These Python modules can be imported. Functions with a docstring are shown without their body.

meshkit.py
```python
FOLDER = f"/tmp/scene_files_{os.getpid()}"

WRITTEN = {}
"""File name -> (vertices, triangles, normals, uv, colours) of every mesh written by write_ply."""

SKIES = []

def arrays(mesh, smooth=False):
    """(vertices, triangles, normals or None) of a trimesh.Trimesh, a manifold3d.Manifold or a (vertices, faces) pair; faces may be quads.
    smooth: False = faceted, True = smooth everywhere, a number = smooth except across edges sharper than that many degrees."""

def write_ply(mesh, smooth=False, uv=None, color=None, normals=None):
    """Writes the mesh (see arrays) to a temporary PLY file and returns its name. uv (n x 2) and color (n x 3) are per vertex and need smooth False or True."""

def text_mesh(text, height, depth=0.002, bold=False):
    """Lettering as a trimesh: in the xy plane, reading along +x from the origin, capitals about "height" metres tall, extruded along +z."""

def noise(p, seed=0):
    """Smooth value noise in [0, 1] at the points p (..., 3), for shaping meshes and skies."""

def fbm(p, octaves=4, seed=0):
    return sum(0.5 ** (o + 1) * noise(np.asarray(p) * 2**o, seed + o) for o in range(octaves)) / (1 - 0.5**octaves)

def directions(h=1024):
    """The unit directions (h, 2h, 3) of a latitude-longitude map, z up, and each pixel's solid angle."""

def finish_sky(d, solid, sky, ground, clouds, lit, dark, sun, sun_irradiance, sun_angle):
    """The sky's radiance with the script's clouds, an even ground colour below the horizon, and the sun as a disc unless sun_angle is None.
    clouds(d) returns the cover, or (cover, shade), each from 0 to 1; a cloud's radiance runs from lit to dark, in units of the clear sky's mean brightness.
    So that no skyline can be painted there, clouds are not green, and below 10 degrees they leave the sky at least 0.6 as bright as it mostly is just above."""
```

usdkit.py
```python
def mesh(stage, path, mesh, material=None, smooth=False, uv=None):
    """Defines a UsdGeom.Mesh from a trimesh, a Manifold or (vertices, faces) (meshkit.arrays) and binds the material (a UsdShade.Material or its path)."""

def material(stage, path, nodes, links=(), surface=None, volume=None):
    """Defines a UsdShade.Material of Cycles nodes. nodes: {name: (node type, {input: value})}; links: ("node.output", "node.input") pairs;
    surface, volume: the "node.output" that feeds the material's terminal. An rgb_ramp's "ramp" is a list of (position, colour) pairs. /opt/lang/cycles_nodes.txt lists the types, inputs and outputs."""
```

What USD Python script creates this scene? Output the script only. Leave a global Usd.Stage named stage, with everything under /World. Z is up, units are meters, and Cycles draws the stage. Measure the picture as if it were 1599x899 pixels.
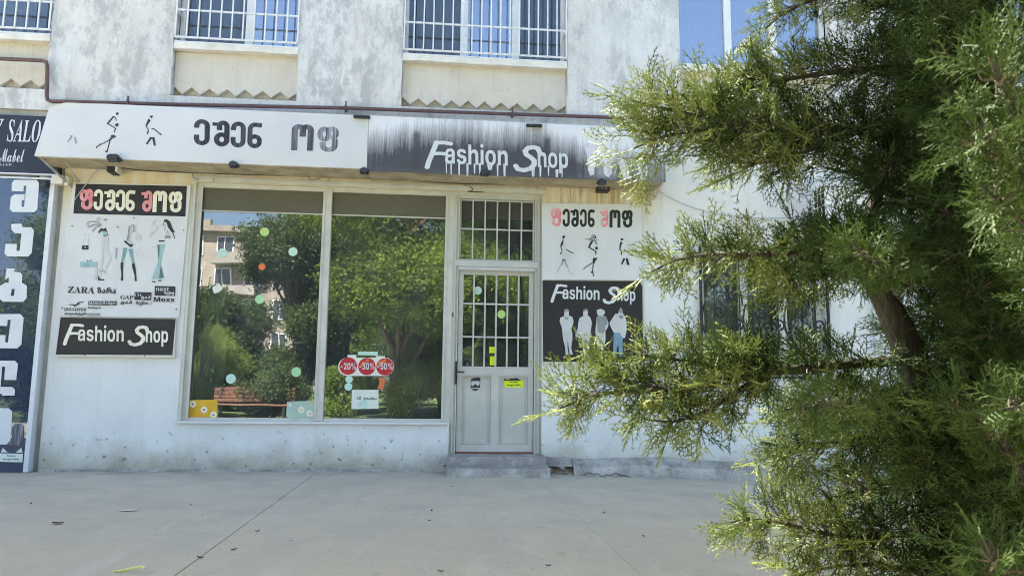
import math, json, random
import numpy as np
import trimesh, usdkit, meshkit
from pxr import Usd, UsdGeom, UsdLux, UsdShade, Gf, Sdf, Vt
from shapely.geometry import Polygon, LineString, Point, box as sbox
from shapely import affinity, union_all
from scipy.spatial.transform import Rotation

stage = Usd.Stage.CreateInMemory()
UsdGeom.SetStageUpAxis(stage, UsdGeom.Tokens.z)
UsdGeom.SetStageMetersPerUnit(stage, 1.0)
WORLD = UsdGeom.Xform.Define(stage, '/World')
UsdGeom.Scope.Define(stage, '/World/Looks')

# ------------------------------------------------------------------ camera
PITCH, YAW, ROLL, FPX = math.radians(7.527), math.radians(5.642), math.radians(.612), 1155.0
CAM = np.array([0, -8.4, 0.97])
_f = np.array([math.sin(YAW) * math.cos(PITCH), math.cos(YAW) * math.cos(PITCH), math.sin(PITCH)])
_r = np.array([math.cos(YAW), -math.sin(YAW), 0.0]); _u = np.cross(_r, _f)
RT, UP = math.cos(ROLL) * _r + math.sin(ROLL) * _u, -math.sin(ROLL) * _r + math.cos(ROLL) * _u
cam = UsdGeom.Camera.Define(stage, '/World/camera')
_m = np.eye(4); _m[0, :3], _m[1, :3], _m[2, :3], _m[3, :3] = RT, UP, -_f, CAM
cam.AddTransformOp().Set(Gf.Matrix4d(_m.tolist()))
cam.CreateHorizontalApertureAttr(36.0); cam.CreateFocalLengthAttr(36.0 * FPX / 1599)
cam.CreateFStopAttr(9.0); cam.CreateFocusDistanceAttr(7.0)
cam.CreateExposureAttr(EXPOSURE := 3.12)

# ------------------------------------------------------------------ sky and sun: the sun stands behind the building, to its left
SUN_EL, SUN_AZ = math.radians(60), math.radians(-32)      # azimuth from +y (into the building) towards +x
sun_dir = np.array([math.sin(SUN_AZ) * math.cos(SUN_EL), math.cos(SUN_AZ) * math.cos(SUN_EL), math.sin(SUN_EL)])
dome = UsdLux.DomeLight.Define(stage, '/World/sky')
dome.GetPrim().SetCustomDataByKey('kind', 'structure')
skym = usdkit.material(stage, '/World/Looks/sky_look', {
    's': ('sky_texture', dict(sky_type='single_scattering', sun_disc=False, sun_elevation=SUN_EL, sun_rotation=math.atan2(sun_dir[0], sun_dir[1]), altitude=400.0, aerosol_density=2.6, ozone_density=0.4)),
    'b': ('background_shader', dict(strength=0.052))}, [('s.color', 'b.color')], surface='b.background')
UsdShade.MaterialBindingAPI.Apply(dome.GetPrim()).Bind(skym)
sun = UsdLux.DistantLight.Define(stage, '/World/sun')
sun.CreateNormalizeAttr(True); sun.CreateIntensityAttr(1.25); sun.CreateAngleAttr(0.53); sun.CreateColorAttr(Gf.Vec3f(1.0, .93, .82))
_z = sun_dir; _x = np.cross([0, 0, 1.0], _z); _x /= np.linalg.norm(_x); _y = np.cross(_z, _x)
_m = np.eye(4); _m[0, :3], _m[1, :3], _m[2, :3] = _x, _y, _z
sun.AddTransformOp().Set(Gf.Matrix4d(_m.tolist()))

# ------------------------------------------------------------------ helpers
def ray(px, py): return _f + (px - 799.5) / FPX * RT - (py - 449.5) / FPX * UP
def W(px, py, y=0.0):
    "the point (x, z) of the upright plane at depth y that the photograph shows at a pixel"
    d = ray(px, py); q = CAM + (y - CAM[1]) / d[1] * d
    return q[0], q[2]
def at(px, py, depth): return CAM + depth * ray(px, py)

class MB:
    def __init__(s): s.v, s.f, s.n = [], [], 0
    def add(s, v, f):
        s.v.append(np.asarray(v, float)); s.f.append(np.asarray(f, int) + s.n); s.n += len(v); return s
    def mesh(s, m): return s.add(m.vertices, m.faces)
    def box(s, x0, x1, y0, y1, z0, z1, b=0.0):
        if b:
            c = np.array([[x, y, z] for x in (x0, x1) for y in (y0, y1) for z in (z0, z1)]); mid = c.mean(0); p = []
            for q in c:
                sg = np.sign(mid - q)
                for k in range(3):
                    w = q.copy()
                    for j in range(3):
                        if j != k: w[j] += sg[j] * b
                    p.append(w)
            return s.mesh(trimesh.convex.convex_hull(np.array(p)))
        v = [[x, y, z] for z in (z0, z1) for y in (y0, y1) for x in (x0, x1)]
        return s.add(v, [[0, 2, 3], [0, 3, 1], [4, 5, 7], [4, 7, 6], [0, 1, 5], [0, 5, 4], [2, 6, 7], [2, 7, 3], [0, 4, 6], [0, 6, 2], [1, 3, 7], [1, 7, 5]])
    def tube(s, pts, r, n=6, cap=True):
        pts = np.asarray(pts, float); k = len(pts); r = np.broadcast_to(np.asarray(r, float), (k,))
        t = np.gradient(pts, axis=0); t /= np.maximum(np.linalg.norm(t, axis=1, keepdims=True), 1e-9)
        a = np.array([0, 0, 1.0]) if abs(t[0, 2]) < .9 else np.array([1.0, 0, 0]); rings = []
        for i in range(k):
            u = np.cross(t[i], a); u /= max(np.linalg.norm(u), 1e-9); w = np.cross(t[i], u); a = -np.cross(u, t[i]) if False else np.cross(u, t[i])
            ang = np.arange(n) / n * 2 * math.pi
            rings.append(pts[i] + r[i] * (np.cos(ang)[:, None] * u + np.sin(ang)[:, None] * w))
        v = np.vstack(rings); f = []
        for i in range(k - 1):
            for j in range(n):
                p, q = i * n + j, i * n + (j + 1) % n
                f += [[p, p + n, q + n], [p, q + n, q]]
        if cap:
            v = np.vstack([v, pts[0], pts[-1]])
            for j in range(n):
                f += [[k * n, j, (j + 1) % n], [k * n + 1, (k - 1) * n + (j + 1) % n, (k - 1) * n + j]]
        return s.add(v, f)
    def poly(s, g, y0, y1):
        "a shapely shape in (x, z), filled between depths y0 < y1"
        for p in getattr(g, 'geoms', [g]):
            if p.is_empty or p.geom_type != 'Polygon' or p.area < 1e-8: continue
            m = trimesh.creation.extrude_polygon(p, y1 - y0, engine='earcut'); v = m.vertices
            s.add(np.stack([v[:, 0], y1 - v[:, 2], v[:, 1]], 1), m.faces)
        return s
    def get(s): return trimesh.Trimesh(np.vstack(s.v), np.vstack(s.f), process=False)

used = {}
def numbered(parent, name):
    k = used.get((parent, name), 0); used[parent, name] = k + 1
    return f'{parent}/{name}' + (f'_{k:03d}' if k else '')
def put(o, **kw):
    for k, v in kw.items():
        if v: o.SetCustomDataByKey(k, v)
base = {}
def thing(name, label=None, cat=None, loc=(0, 0, 0), group=None, kind=None):
    path = numbered('/World', name); x = UsdGeom.Xform.Define(stage, path); x.AddTranslateOp().Set(Gf.Vec3d(*map(float, loc)))
    base[path] = np.array(loc, float); put(x.GetPrim(), label=label, category=cat, group=group, kind=kind)
    return path
def obj(name, m, mat, parent='/World', smooth=False, **props):
    path = numbered(parent, name)
    if isinstance(m, MB): m = m.get()
    root = '/'.join(parent.split('/')[:3])
    if root in base: m = trimesh.Trimesh(np.array(m.vertices) - base[root], m.faces, process=False)
    g = usdkit.mesh(stage, path, m, mat, smooth=smooth); put(g.GetPrim(), **props)
    return path
def top(name, m, mat, label=None, cat=None, group=None, kind=None, smooth=False):
    return obj(name, m, mat, '/World', smooth, label=label, category=cat, group=group, kind=kind)
def dup(src, loc, rotz=0, scale=1, label=None):
    p = stage.GetPrimAtPath(src); d = p.GetCustomData(); name = src.split('/')[-1]
    path = numbered('/World', name); x = UsdGeom.Xform.Define(stage, path)
    x.GetPrim().GetReferences().AddInternalReference(src); x.ClearXformOpOrder()
    x.AddTranslateOp(opSuffix='copy').Set(Gf.Vec3d(*map(float, loc))); x.AddRotateZOp(opSuffix='copy').Set(rotz); x.AddScaleOp(opSuffix='copy').Set(Gf.Vec3f(scale, scale, scale))
    put(x.GetPrim(), label=label or d['label'], category=d['category'], group=d.get('group')); x.GetPrim().SetInstanceable(True)
    return path

# ------------------------------------------------------------------ materials
def mat(name, nodes, links, surface='p.BSDF'): return usdkit.material(stage, '/World/Looks/' + name, nodes, links, surface=surface)
def plain(name, col, rough=.5, var=.12, scale=6.0, bump=0.0, bscale=60.0, metallic=0.0, spec=.5, stretch=(1, 1, 1)):
    a, b = [c * (1 - var) for c in col], [min(1, c * (1 + var)) for c in col]
    nodes = {'g': ('geometry', {}), 'm': ('mapping', dict(mapping_type='point', scale=stretch)), 'n': ('noise_texture', dict(scale=scale, detail=6.0, roughness=.6)),
             'r': ('rgb_ramp', dict(ramp=[(.3, a), (.7, b)])), 'p': ('principled_bsdf', dict(roughness=rough, metallic=metallic, specular_ior_level=spec))}
    links = [('g.position', 'm.vector'), ('m.vector', 'n.vector'), ('n.fac', 'r.fac'), ('r.color', 'p.base_color')]
    if bump:
        nodes |= {'bn': ('noise_texture', dict(scale=bscale, detail=4.0)), 'bu': ('bump', dict(strength=1.0, distance=bump))}
        links += [('m.vector', 'bn.vector'), ('bn.fac', 'bu.height'), ('bu.normal', 'p.normal')]
    return mat(name, nodes, links)

class G:
    "a small node graph builder"
    def __init__(s): s.n, s.l, s.k = {}, [], 0
    def node(s, kind, **inp):
        s.k += 1; name = f'n{s.k}'; const = {}
        for k, v in inp.items():
            if isinstance(v, str) and '.' in v and v.split('.')[0] in s.n: s.l.append((v, f'{name}.{k}'))
            else: const[k] = v
        s.n[name] = (kind, const); return name
    def pos(s, scale=(1, 1, 1), loc=(0, 0, 0)):
        g = s.node('geometry'); return s.node('mapping', mapping_type='point', vector=g + '.position', scale=scale, location=loc) + '.vector'
    def noise(s, scale, detail=6.0, rough=.6, stretch=(1, 1, 1), loc=(0, 0, 0)): return s.node('noise_texture', vector=s.pos(stretch, loc), scale=scale, detail=detail, roughness=rough) + '.fac'
    def ramp(s, fac, stops): return s.node('rgb_ramp', fac=fac, ramp=[(p, (c, c, c) if np.ndim(c) == 0 else c) for p, c in stops]) + '.color'
    def mix(s, fac, a, b): return s.node('mix_color', fac=fac, a=a, b=b) + '.result'
    def mul(s, a, b): return s.node('math', math_type='multiply', value1=a, value2=b) + '.value'
    def add(s, a, b): return s.node('math', math_type='add', value1=a, value2=b) + '.value'
    def mx(s, a, b): return s.node('math', math_type='maximum', value1=a, value2=b) + '.value'
    def rng(s, v, a, b, c=0.0, d=1.0): return s.node('map_range', value=v, from_min=a, from_max=b, to_min=c, to_max=d, clamp=True) + '.result'
    def xyz(s): g = s.node('geometry'); q = s.node('separate_xyz', vector=g + '.position'); return [q + '.' + c for c in 'xyz']
    def bump(s, h, dist): return s.node('bump', height=h, strength=1.0, distance=dist) + '.normal'
    def done(s, name, color, rough=.6, normal=None, spec=.3, **kw):
        inp = dict(base_color=color, roughness=rough, specular_ior_level=spec, **kw)
        if normal: inp['normal'] = normal
        p = s.node('principled_bsdf', **inp); return mat(name, s.n, s.l, p + '.BSDF')

def make_wall_white():
    g = G(); x, y, z = g.xyz()
    c = g.mix(g.ramp(g.noise(1.1, 8, .65), [(.35, 0), (.7, 1)]), (.70, .715, .72), (.62, .635, .64))
    c = g.mix(g.mul(g.ramp(g.noise(1.6, 8, .7, (3.5, 1, .5)), [(.5, 0), (.66, 1)]), .35), c, (.56, .57, .56))               # rain streaks
    c = g.mix(g.mul(g.mul(g.rng(z, 2.6, 3.15), g.rng(x, 2.7, 2.3, .14, 1)), g.ramp(g.noise(1.0, 4, .6, (7, 1, .7)), [(.38, .45), (.62, 1)])), c, (.60, .50, .29))  # old yellow paint under the boards
    c = g.mix(g.mul(g.mul(g.rng(z, 2.85, 3.2), g.mul(g.rng(x, .6, 1.3), g.rng(x, 2.7, 2.35))), g.ramp(g.noise(2.2, 6, .7, (9, 1, .5)), [(.46, 0), (.6, .8)])), c, (.30, .24, .15))
    edge = g.add(z, g.mul(g.noise(2.2, 8, .7), -.62))
    c = g.mix(g.rng(edge, .06, -.26, 0, .85), c, (.40, .37, .28))                                                            # splash dirt
    c = g.mix(g.mul(g.rng(z, .6, .1), g.ramp(g.noise(15, 4, .55, loc=(3, 0, 1)), [(.63, 0), (.655, 1)])), c, (.15, .15, .14))  # chipped spots
    c = g.mix(g.mul(g.rng(edge, -.1, -.36), g.ramp(g.noise(4, 8, .7), [(.4, 0), (.6, .8)])), c, (.24, .23, .21))
    c = g.mix(g.mul(g.ramp(g.noise(46, 2, .5), [(.72, 0), (.75, 1)]), g.ramp(g.noise(1.3, 3, .5, loc=(7, 0, 2)), [(.5, 0), (.62, 1)])), c, (.33, .32, .30))
    h = g.add(g.noise(55, 5, .6), g.mul(g.noise(7, 4, .5), 2.5))
    return g.done('white_wall_paint', c, .75, g.bump(h, .0035))
def make_upper(name, cream):
    g = G()
    w = g.mix(g.ramp(g.noise(2.5, 8, .7), [(.35, 0), (.68, 1)]), (.68, .68, .675), (.57, .57, .57))
    k = g.mix(g.ramp(g.noise(2.0, 8, .7), [(.35, 0), (.7, 1)]), (.61, .56, .48), (.53, .49, .42))
    big = g.ramp(g.noise(.75, 4, .55, (1.2, 1, .8), (2.2, 0, 4.4)), [(.42, 0), (.58, 1)])
    if cream:
        c = g.mix(g.mul(big, .28), k, w)
        c = g.mix(g.mul(g.ramp(g.noise(1.2, 8, .65, (2.5, 1, .8)), [(.5, 0), (.7, 1)]), .45), c, (.62, .58, .49))
    else:
        c = g.mix(g.mul(big, .4), w, k)
        pm = g.ramp(g.noise(.95, 3, .5, (1.3, 1, .6), (5.3, 1, 1.9)), [(.40, .15), (.54, 1)])
        pt = g.ramp(g.noise(2.6, 12, .74, (1.4, 1, .7), (.3, 0, .9)), [(.485, 0), (.56, 1)])
        c = g.mix(g.mul(g.mul(pm, pt), .60), c, (.31, .315, .335))
        pt2 = g.ramp(g.noise(6.5, 12, .78, (1.5, 1, .6), (1.3, 0, 2.9)), [(.50, 0), (.55, 1)]); pm2 = g.ramp(g.noise(1.4, 3, .5, (1.6, 1, .5), (8.3, 1, .9)), [(.44, 0), (.56, 1)])
        c = g.mix(g.mul(g.mul(pm2, pt2), .4), c, (.36, .36, .37))
        c = g.mix(g.mul(g.ramp(g.noise(3.4, 10, .75, (1.2, 1, .9), (4.3, 0, 7.9)), [(.60, 0), (.63, 1)]), .7), c, (.68, .68, .67))
        fine = g.ramp(g.noise(9, 8, .75, (1.6, 1, .6)), [(.56, 0), (.63, 1)])
        c = g.mix(g.mul(fine, .5), c, (.37, .37, .38))
    c = g.mix(g.ramp(g.noise(21, 4, .6), [(.69, 0), (.72, .7)]), c, (.34, .34, .33))
    st = g.mul(g.ramp(g.noise(1.5, 8, .7, (8, 1, .35)), [(.52, 0), (.7, 1)]), .5)
    c = g.mix(st, c, (.42, .41, .38))
    h = g.add(g.noise(40, 6, .65), g.mul(g.noise(6, 7, .68), 3.0))
    return g.done(name, c, .85, g.bump(h, .009))
def make_concrete():
    g = G(); x, y, z = g.xyz()
    c = g.mix(g.ramp(g.noise(.55, 6, .6, (1, 1, 1)), [(.35, 0), (.68, 1)]), (.625, .57, .445), (.53, .488, .385))
    c = g.mix(g.mul(g.ramp(g.noise(2.0, 10, .7, (.8, 1.2, 1)), [(.45, 0), (.66, 1)]), .26), c, (.36, .35, .32))
    c = g.mix(g.mul(g.ramp(g.noise(3.2, 6, .65, (5, .35, 1)), [(.52, 0), (.66, 1)]), .22), c, (.48, .465, .43))
    c = g.mix(g.mul(g.rng(g.add(y, g.mul(g.noise(.5, 5, .6, loc=(2, 8, 0)), 1.6)), -.6, -3.2), .8), c, (.45, .405, .305))      # browner concrete towards the kerb, with canopy shade painted in
    c = g.mix(g.mul(g.ramp(g.noise(70, 2, .5), [(.63, 0), (.68, 1)]), .5), c, (.22, .21, .19))
    c = g.mix(g.mul(g.ramp(g.noise(9, 4, .5), [(.66, 0), (.7, 1)]), .35), c, (.25, .24, .22))
    c = g.mix(g.mul(g.rng(y, -.5, -.05), g.ramp(g.noise(3.5, 8, .7), [(.38, 0), (.6, .7)])), c, (.26, .25, .23))
    c = g.mix(g.mul(g.ramp(g.noise(1.1, 10, .72, (1, 1, 1), (4, 2, 0)), [(.52, 0), (.58, 1)]), .28), c, (.40, .385, .34))
    c = g.mix(g.mul(g.ramp(g.noise(150, 2, .6), [(.6, 0), (.66, 1)]), .35), c, (.30, .285, .25))
    c = g.mix(g.mul(g.ramp(g.noise(2.4, 9, .7, (1, 1, 1), (7, 5, 0)), [(.47, 0), (.60, 1)]), .30), c, (.37, .35, .30))
    c = g.mix(g.mul(g.ramp(g.noise(1.5, 8, .68, (2.6, .5, 1), (1, 9, 0)), [(.52, 0), (.62, 1)]), .30), c, (.58, .55, .47))
    c = g.mix(g.mul(g.ramp(g.noise(26, 3, .6, loc=(1, 4, 0)), [(.66, 0), (.70, 1)]), .4), c, (.24, .225, .19))
    vo = g.node('voronoi_texture', feature='distance_to_edge', vector=g.node('vector_math', math_type='add', vector1=g.pos(), vector2=g.node('mix_color', fac=.18, a=(0, 0, 0), b=g.node('noise_texture', vector=g.pos(), scale=3.0, detail=6.0) + '.color') + '.result') + '.vector', scale=.42) + '.distance'
    c = g.mix(g.mul(g.rng(vo, .006, .0015), g.ramp(g.noise(.6, 2, .5, loc=(9, 3, 0)), [(.60, 0), (.66, .45)])), c, (.22, .21, .18))
    h = g.add(g.noise(90, 4, .7), g.mul(g.noise(5, 4, .6), 2.0))
    return g.done('pavement_concrete', c, .8, g.bump(h, .004))
def make_plinth():
    g = G()
    c = g.mix(g.ramp(g.noise(2.6, 10, .75), [(.40, 0), (.58, 1)]), (.56, .545, .51), (.30, .29, .27))
    c = g.mix(g.ramp(g.noise(38, 3, .6), [(.6, 0), (.68, .7)]), c, (.18, .175, .165))
    return g.done('rough_concrete', c, .9, g.bump(g.noise(45, 6, .75), .012))
def make_dark_banner():
    "black vinyl of the long board, its ink washed out from the top and run down in streaks"
    g = G(); x, y, z = g.xyz()
    streak = g.noise(1.0, 7, .72, (14, 1, .45)); fine = g.noise(1.0, 5, .7, (75, 1, 1.6)); broad = g.noise(1.0, 2, .5, (2.4, 1, .1), (.7, 0, 0))
    cells = g.noise(1.0, 3, .6, (130, 1, 22))
    level = g.add(g.add(g.rng(z, 3.44, 3.87, 1.2, .06), g.mul(g.add(streak, -.5), .85)), g.add(g.mul(g.add(fine, -.5), .9), g.add(g.add(g.mul(g.add(broad, -.5), 1.25), g.rng(x, 1.1, 2.2, 0, -.45)), g.mul(g.add(cells, -.5), .5))))
    a = g.ramp(level, [(.10, 0), (.45, .5), (.95, 1)])
    c = g.mix(a, (.62, .64, .68), (.06, .058, .07))
    # two seams where the ink held
    for px in (-.29, 1.17):
        seam = g.mul(g.rng(g.node('math', math_type='absolute', value1=g.add(x, -px)) + '.value', .02, .055, 1, 0), g.rng(z, 3.78, 3.72))
        c = g.mix(g.mul(seam, .8), c, (.05, .05, .055))
    c = g.mix(g.mul(g.rng(z, 3.36, 3.30), .5), c, (.09, .09, .095))
    return g.done('washed_black_vinyl', c, .45, None, .4)
def make_white_banner():
    g = G(); x, y, z = g.xyz()
    c = g.mix(g.ramp(g.noise(.9, 6, .6), [(.4, 0), (.7, 1)]), (.575, .59, .61), (.515, .53, .555))
    d = g.mul(g.rng(g.add(g.add(z, g.mul(g.noise(2, 5, .6), .3)), g.mul(x, -.17)), 4.66, 4.78), .75)
    c = g.mix(d, c, (.62, .58, .38))
    c = g.mix(g.mul(g.rng(z, 3.55, 3.32), g.ramp(g.noise(1.2, 8, .7, (2, 1, .6)), [(.45, 0), (.7, .55)])), c, (.60, .55, .45))
    return g.done('white_banner_vinyl', c, .42, None, .4)
def glass(name, refl, tint=(.86, .9, .88), wav=.0012, rough=.0, wscale=1.1, dust=0.0):
    g = G(); n = g.bump(g.noise(wscale, 2, .5), wav)
    fr = g.node('fresnel', IOR=1.5) + '.fac'
    fac = g.mx(g.add(fr, refl - .04), refl)
    gl = g.node('glossy_bsdf', color=(.95, .97, 1.0), roughness=rough, normal=n); tr = g.node('transparent_bsdf', color=tint)
    m = g.node('mix_closure', fac=fac, closure1=tr + '.BSDF', closure2=gl + '.BSDF')
    if dust:
        df = g.node('diffuse_bsdf', color=(.55, .56, .52))
        dm = g.add(g.mul(g.ramp(g.noise(1.3, 8, .7, (2.2, 1, .8)), [(.35, .4), (.7, 1)]), dust), g.mul(g.ramp(g.noise(60, 3, .6, (1, 1, .3)), [(.6, 0), (.7, 1)]), dust * .5))
        m = g.node('mix_closure', fac=dm, closure1=m + '.closure', closure2=df + '.BSDF')
    return mat(name, g.n, g.l, m + '.closure')
def ink(name, a, b, lo=.42, hi=.58, rough=.5, scale=1.0, stretch=(30, 1, 1.5)):
    g = G(); c = g.mix(g.ramp(g.noise(scale, 5, .7, stretch), [(lo, 0), (hi, 1)]), a, b)
    return g.done(name, c, rough)
def foliage(name, lo, hi, trans, rough=.6, spec=.2):
    g = G(); oi = g.node('object_info') + '.random'
    c = g.mix(oi, lo, hi)
    c = g.mix(g.ramp(g.noise(9, 3, .6), [(.35, 0), (.7, 1)]), c, [a * 1.35 for a in hi])
    p = g.node('principled_bsdf', base_color=c, roughness=rough, specular_ior_level=spec)
    t = g.node('translucent_bsdf', color=c)
    m = g.node('mix_closure', fac=trans, closure1=p + '.BSDF', closure2=t + '.BSDF')
    return mat(name, g.n, g.l, m + '.closure')

def navy_glass():
    g = G(); gl = g.node('glossy_bsdf', color=(.9, .95, 1.0), roughness=.02, normal=g.bump(g.noise(1.0, 2, .5), .002)); df = g.node('diffuse_bsdf', color=(.022, .029, .055))
    m = g.node('mix_closure', fac=.11, closure1=df + '.BSDF', closure2=gl + '.BSDF'); return mat('navy_glass_panel', g.n, g.l, m + '.closure')

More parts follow.
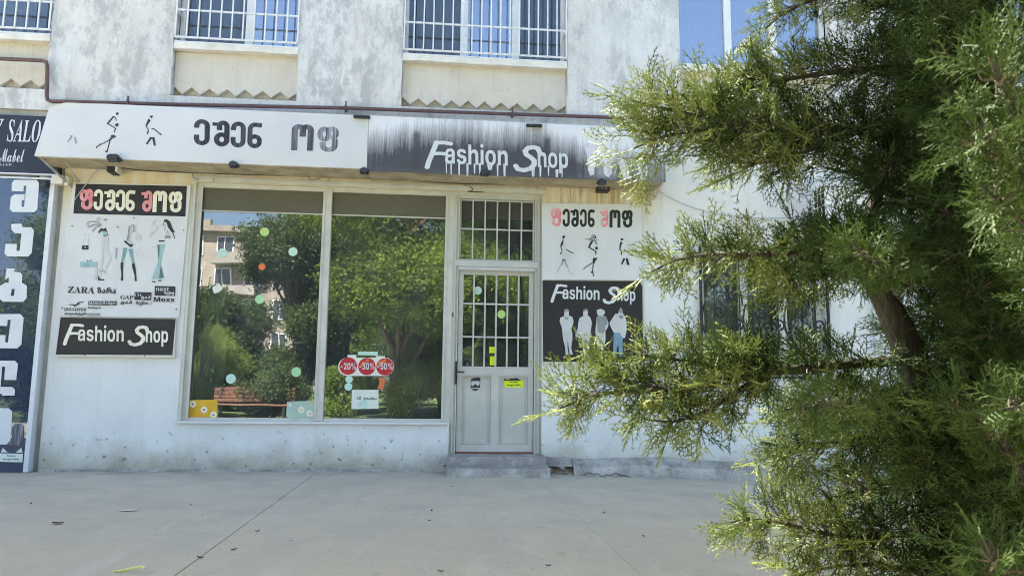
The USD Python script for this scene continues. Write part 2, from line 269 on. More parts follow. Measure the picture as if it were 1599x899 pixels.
M = dict(
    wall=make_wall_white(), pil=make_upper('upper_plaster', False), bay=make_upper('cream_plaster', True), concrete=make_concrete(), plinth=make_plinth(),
    dark_banner=make_dark_banner(), white_banner=make_white_banner(),
    grey_wall=plain('grey_side_wall', (.36, .36, .34), .9, .25, 3.0, .004),
    frame=plain('window_frame_paint', (.52, .52, .48), .45, .12, 5.0),
    pvc=plain('white_pvc', (.66, .675, .69), .35, .06, 3.0),
    sill=plain('sill_paint', (.62, .595, .54), .8, .16, 4.0, .004),
    grille=plain('white_grille_paint', (.64, .65, .66), .45, .12, 20.0),
    door=plain('grey_door_paint', (.475, .48, .445), .45, .10, 3.0, .0008, 90.0),
    door_bar=plain('pale_door_bar_paint', (.46, .47, .46), .45, .08, 9.0),
    pipe=plain('brown_pipe_paint', (.11, .06, .055), .5, .25, 12.0),
    black=plain('black_metal', (.018, .018, .02), .5, .2, 9.0),
    iron=plain('wrought_iron', (.012, .013, .016), .6, .3, 14.0),
    cable=plain('cable_sheath', (.05, .047, .045), .6, .2, 9.0),
    cable_pale=plain('pale_cable', (.4, .42, .43), .6, .1, 9.0),
    alu=plain('aluminium_frame', (.62, .64, .68), .35, .06, 9.0),
    poster=plain('poster_vinyl', (.60, .61, .62), .4, .05, 2.5),
    black_vinyl=plain('black_vinyl', (.012, .010, .012), .55, .25, 5.0),
    navy=navy_glass(), soffit=plain('tan_soffit', (.40, .345, .235), .85, .35, 5.0, .003),
    dark_panel=plain('dark_salon_panel', (.016, .018, .032), .35, .15, 3.0),
    letter_white=plain('white_letter', (.60, .62, .65), .4, .05, 5.0),
    letter_cream=plain('cream_letter', (.72, .69, .58), .5, .12, 8.0),
    letter_pink=plain('pink_letter', (.66, .26, .28), .5, .15, 9.0),
    letter_black=plain('black_letter', (.012, .011, .011), .5, .2, 9.0),
    faded_pink=ink('faded_pink_letter', (.64, .18, .22), (.76, .48, .50), .4, .66, .5, 1.0, (3, 1, 6)),
    washed_black=ink('washed_black_letter', (.022, .023, .032), (.06, .06, .078)),
    washed_grey=ink('washed_grey_letter', (.045, .045, .06), (.20, .20, .24), .45, .68),
    washed_pale=ink('washed_pale_letter', (.075, .075, .095), (.33, .34, .38), .42, .62),
    drip=ink('washed_white_drip', (.58, .60, .64), (.30, .31, .35), .48, .7, .5, 1.0, (60, 1, 4)),
    washed_white=plain('washed_white_letter', (.54, .56, .595), .5, .06, 12.0),
    teal=plain('teal_print', (.15, .30, .32), .45, .2, 9.0), teal_pale=plain('pale_teal_print', (.27, .42, .44), .45, .15, 9.0), teal_dark=plain('dark_teal_print', (.06, .15, .17), .45, .15, 9.0),
    print_dark=plain('dark_print', (.018, .019, .024), .45, .2, 9.0), print_grey=plain('grey_print', (.24, .25, .27), .45, .15, 9.0),
    print_pale=plain('pale_print', (.47, .48, .50), .45, .06, 9.0), print_faint=plain('faint_print', (.52, .53, .54), .45, .04, 9.0),
    blue_print=plain('blue_print', (.16, .27, .36), .45, .15, 9.0), red=plain('red_print', (.44, .012, .03), .4, .15, 14.0), orange=plain('orange_print', (.62, .17, .05), .5, .2, 9.0),
    mint=plain('mint_sticker', (.46, .66, .58), .5, .06, 9.0), lime=plain('lime_sticker', (.46, .66, .22), .5, .08, 9.0), green_dot=plain('green_sticker', (.36, .64, .34), .5, .08, 9.0),
    paper=plain('paper', (.66, .70, .64), .7, .05, 9.0), yellow=plain('yellow_card', (.62, .36, .02), .5, .15, 9.0), sage=plain('sage_card', (.38, .50, .42), .5, .12, 9.0),
    hi_yellow=plain('fluorescent_yellow', (.66, .78, .01), .45, .06, 9.0), petal=plain('petal_print', (.78, .74, .62), .5, .05, 9.0),
    blind=plain('roller_blind', (.105, .10, .072), .8, .06, 3.0), curtain=plain('grey_curtain', (.25, .25, .26), .85, .15, 4.0), net=plain('net_curtain', (.42, .44, .43), .9, .08, 4.0), blue_curtain=plain('pale_blue_curtain', (.26, .36, .58), .85, .08, 4.0),
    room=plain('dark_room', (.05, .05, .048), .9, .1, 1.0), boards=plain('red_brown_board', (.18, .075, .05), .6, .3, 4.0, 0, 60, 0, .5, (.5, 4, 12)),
    ac=plain('appliance_shell', (.70, .71, .70), .45, .05, 4.0), dark_gap=plain('dark_gap', (.02, .02, .02), .9, .1, 4.0),
    bark=plain('juniper_bark', (.046, .042, .029), .9, .45, 18.0, .008, 45.0, 0, .2, (4, 4, .6)),
    bark2=plain('tree_bark', (.10, .08, .06), .9, .35, 6.0, .01, 25.0, 0, .2, (3, 3, .6)),
    twig=plain('twig_wood', (.075, .06, .035), .8, .4, 30.0),
    lawn=plain('lawn_ground', (.075, .11, .03), .95, .5, 1.5, .03, 12.0), rubble=plain('rubble_fill', (.27, .215, .16), .95, .45, 14.0, .02, 40.0), soil=plain('earth', (.13, .10, .07), .95, .3, 1.0),
    road=plain('pale_bounce_road', (.36, .34, .31), .9, .2, 1.2, .004, 40.0), dry=plain('dry_planting_strip', (.20, .18, .09), .95, .4, 3.0, .02, 20.0),
    kerb=plain('kerb_stone', (.36, .35, .33), .85, .15, 3.0, .004),
    stone=plain('pink_stone_facade', (.30, .25, .215), .85, .3, .6), stone2=plain('grey_stone_facade', (.30, .27, .25), .85, .2, .6),
    far_glass=plain('far_window_glass', (.05, .06, .075), .08, .1, 3.0), roof=plain('roof_felt', (.12, .11, .11), .9, .2, 2.0),
    dead=plain('dead_leaf', (.075, .045, .025), .8, .4, 30.0), yellow_strip=plain('yellow_strip_plastic', (.72, .70, .22), .5, .1, 20.0),
    glass_shop=glass('shop_glass', .22, (.60, .66, .64), .0011, 0.0, 1.2, .055), glass_up=glass('upper_glass', .34, (.8, .85, .9), .001), glass_far=glass('net_glass', .07, (.82, .86, .9), .001), glass_ground=glass('ground_glass', .06, (.86, .9, .9), .001),
    juniper=foliage('juniper_scales', (.020, .042, .013), (.052, .085, .026), .42, .65, .1), juniper_sun_tip=foliage('juniper_sun_tinted_growth', (.065, .125, .030), (.20, .235, .072), .5, .55, .25), juniper_near=foliage('juniper_scales_bright', (.026, .055, .012), (.066, .105, .024), .4),  # inner scales darkened, tips paled: shade and sunlight put into the colours
    leaf=foliage('tree_leaf', (.055, .10, .014), (.17, .235, .035), .48), leaf_dark=foliage('conifer_leaf', (.028, .055, .014), (.06, .09, .022), .25), leaf_pale=foliage('pale_leaf', (.12, .19, .04), (.22, .27, .07), .4),
)
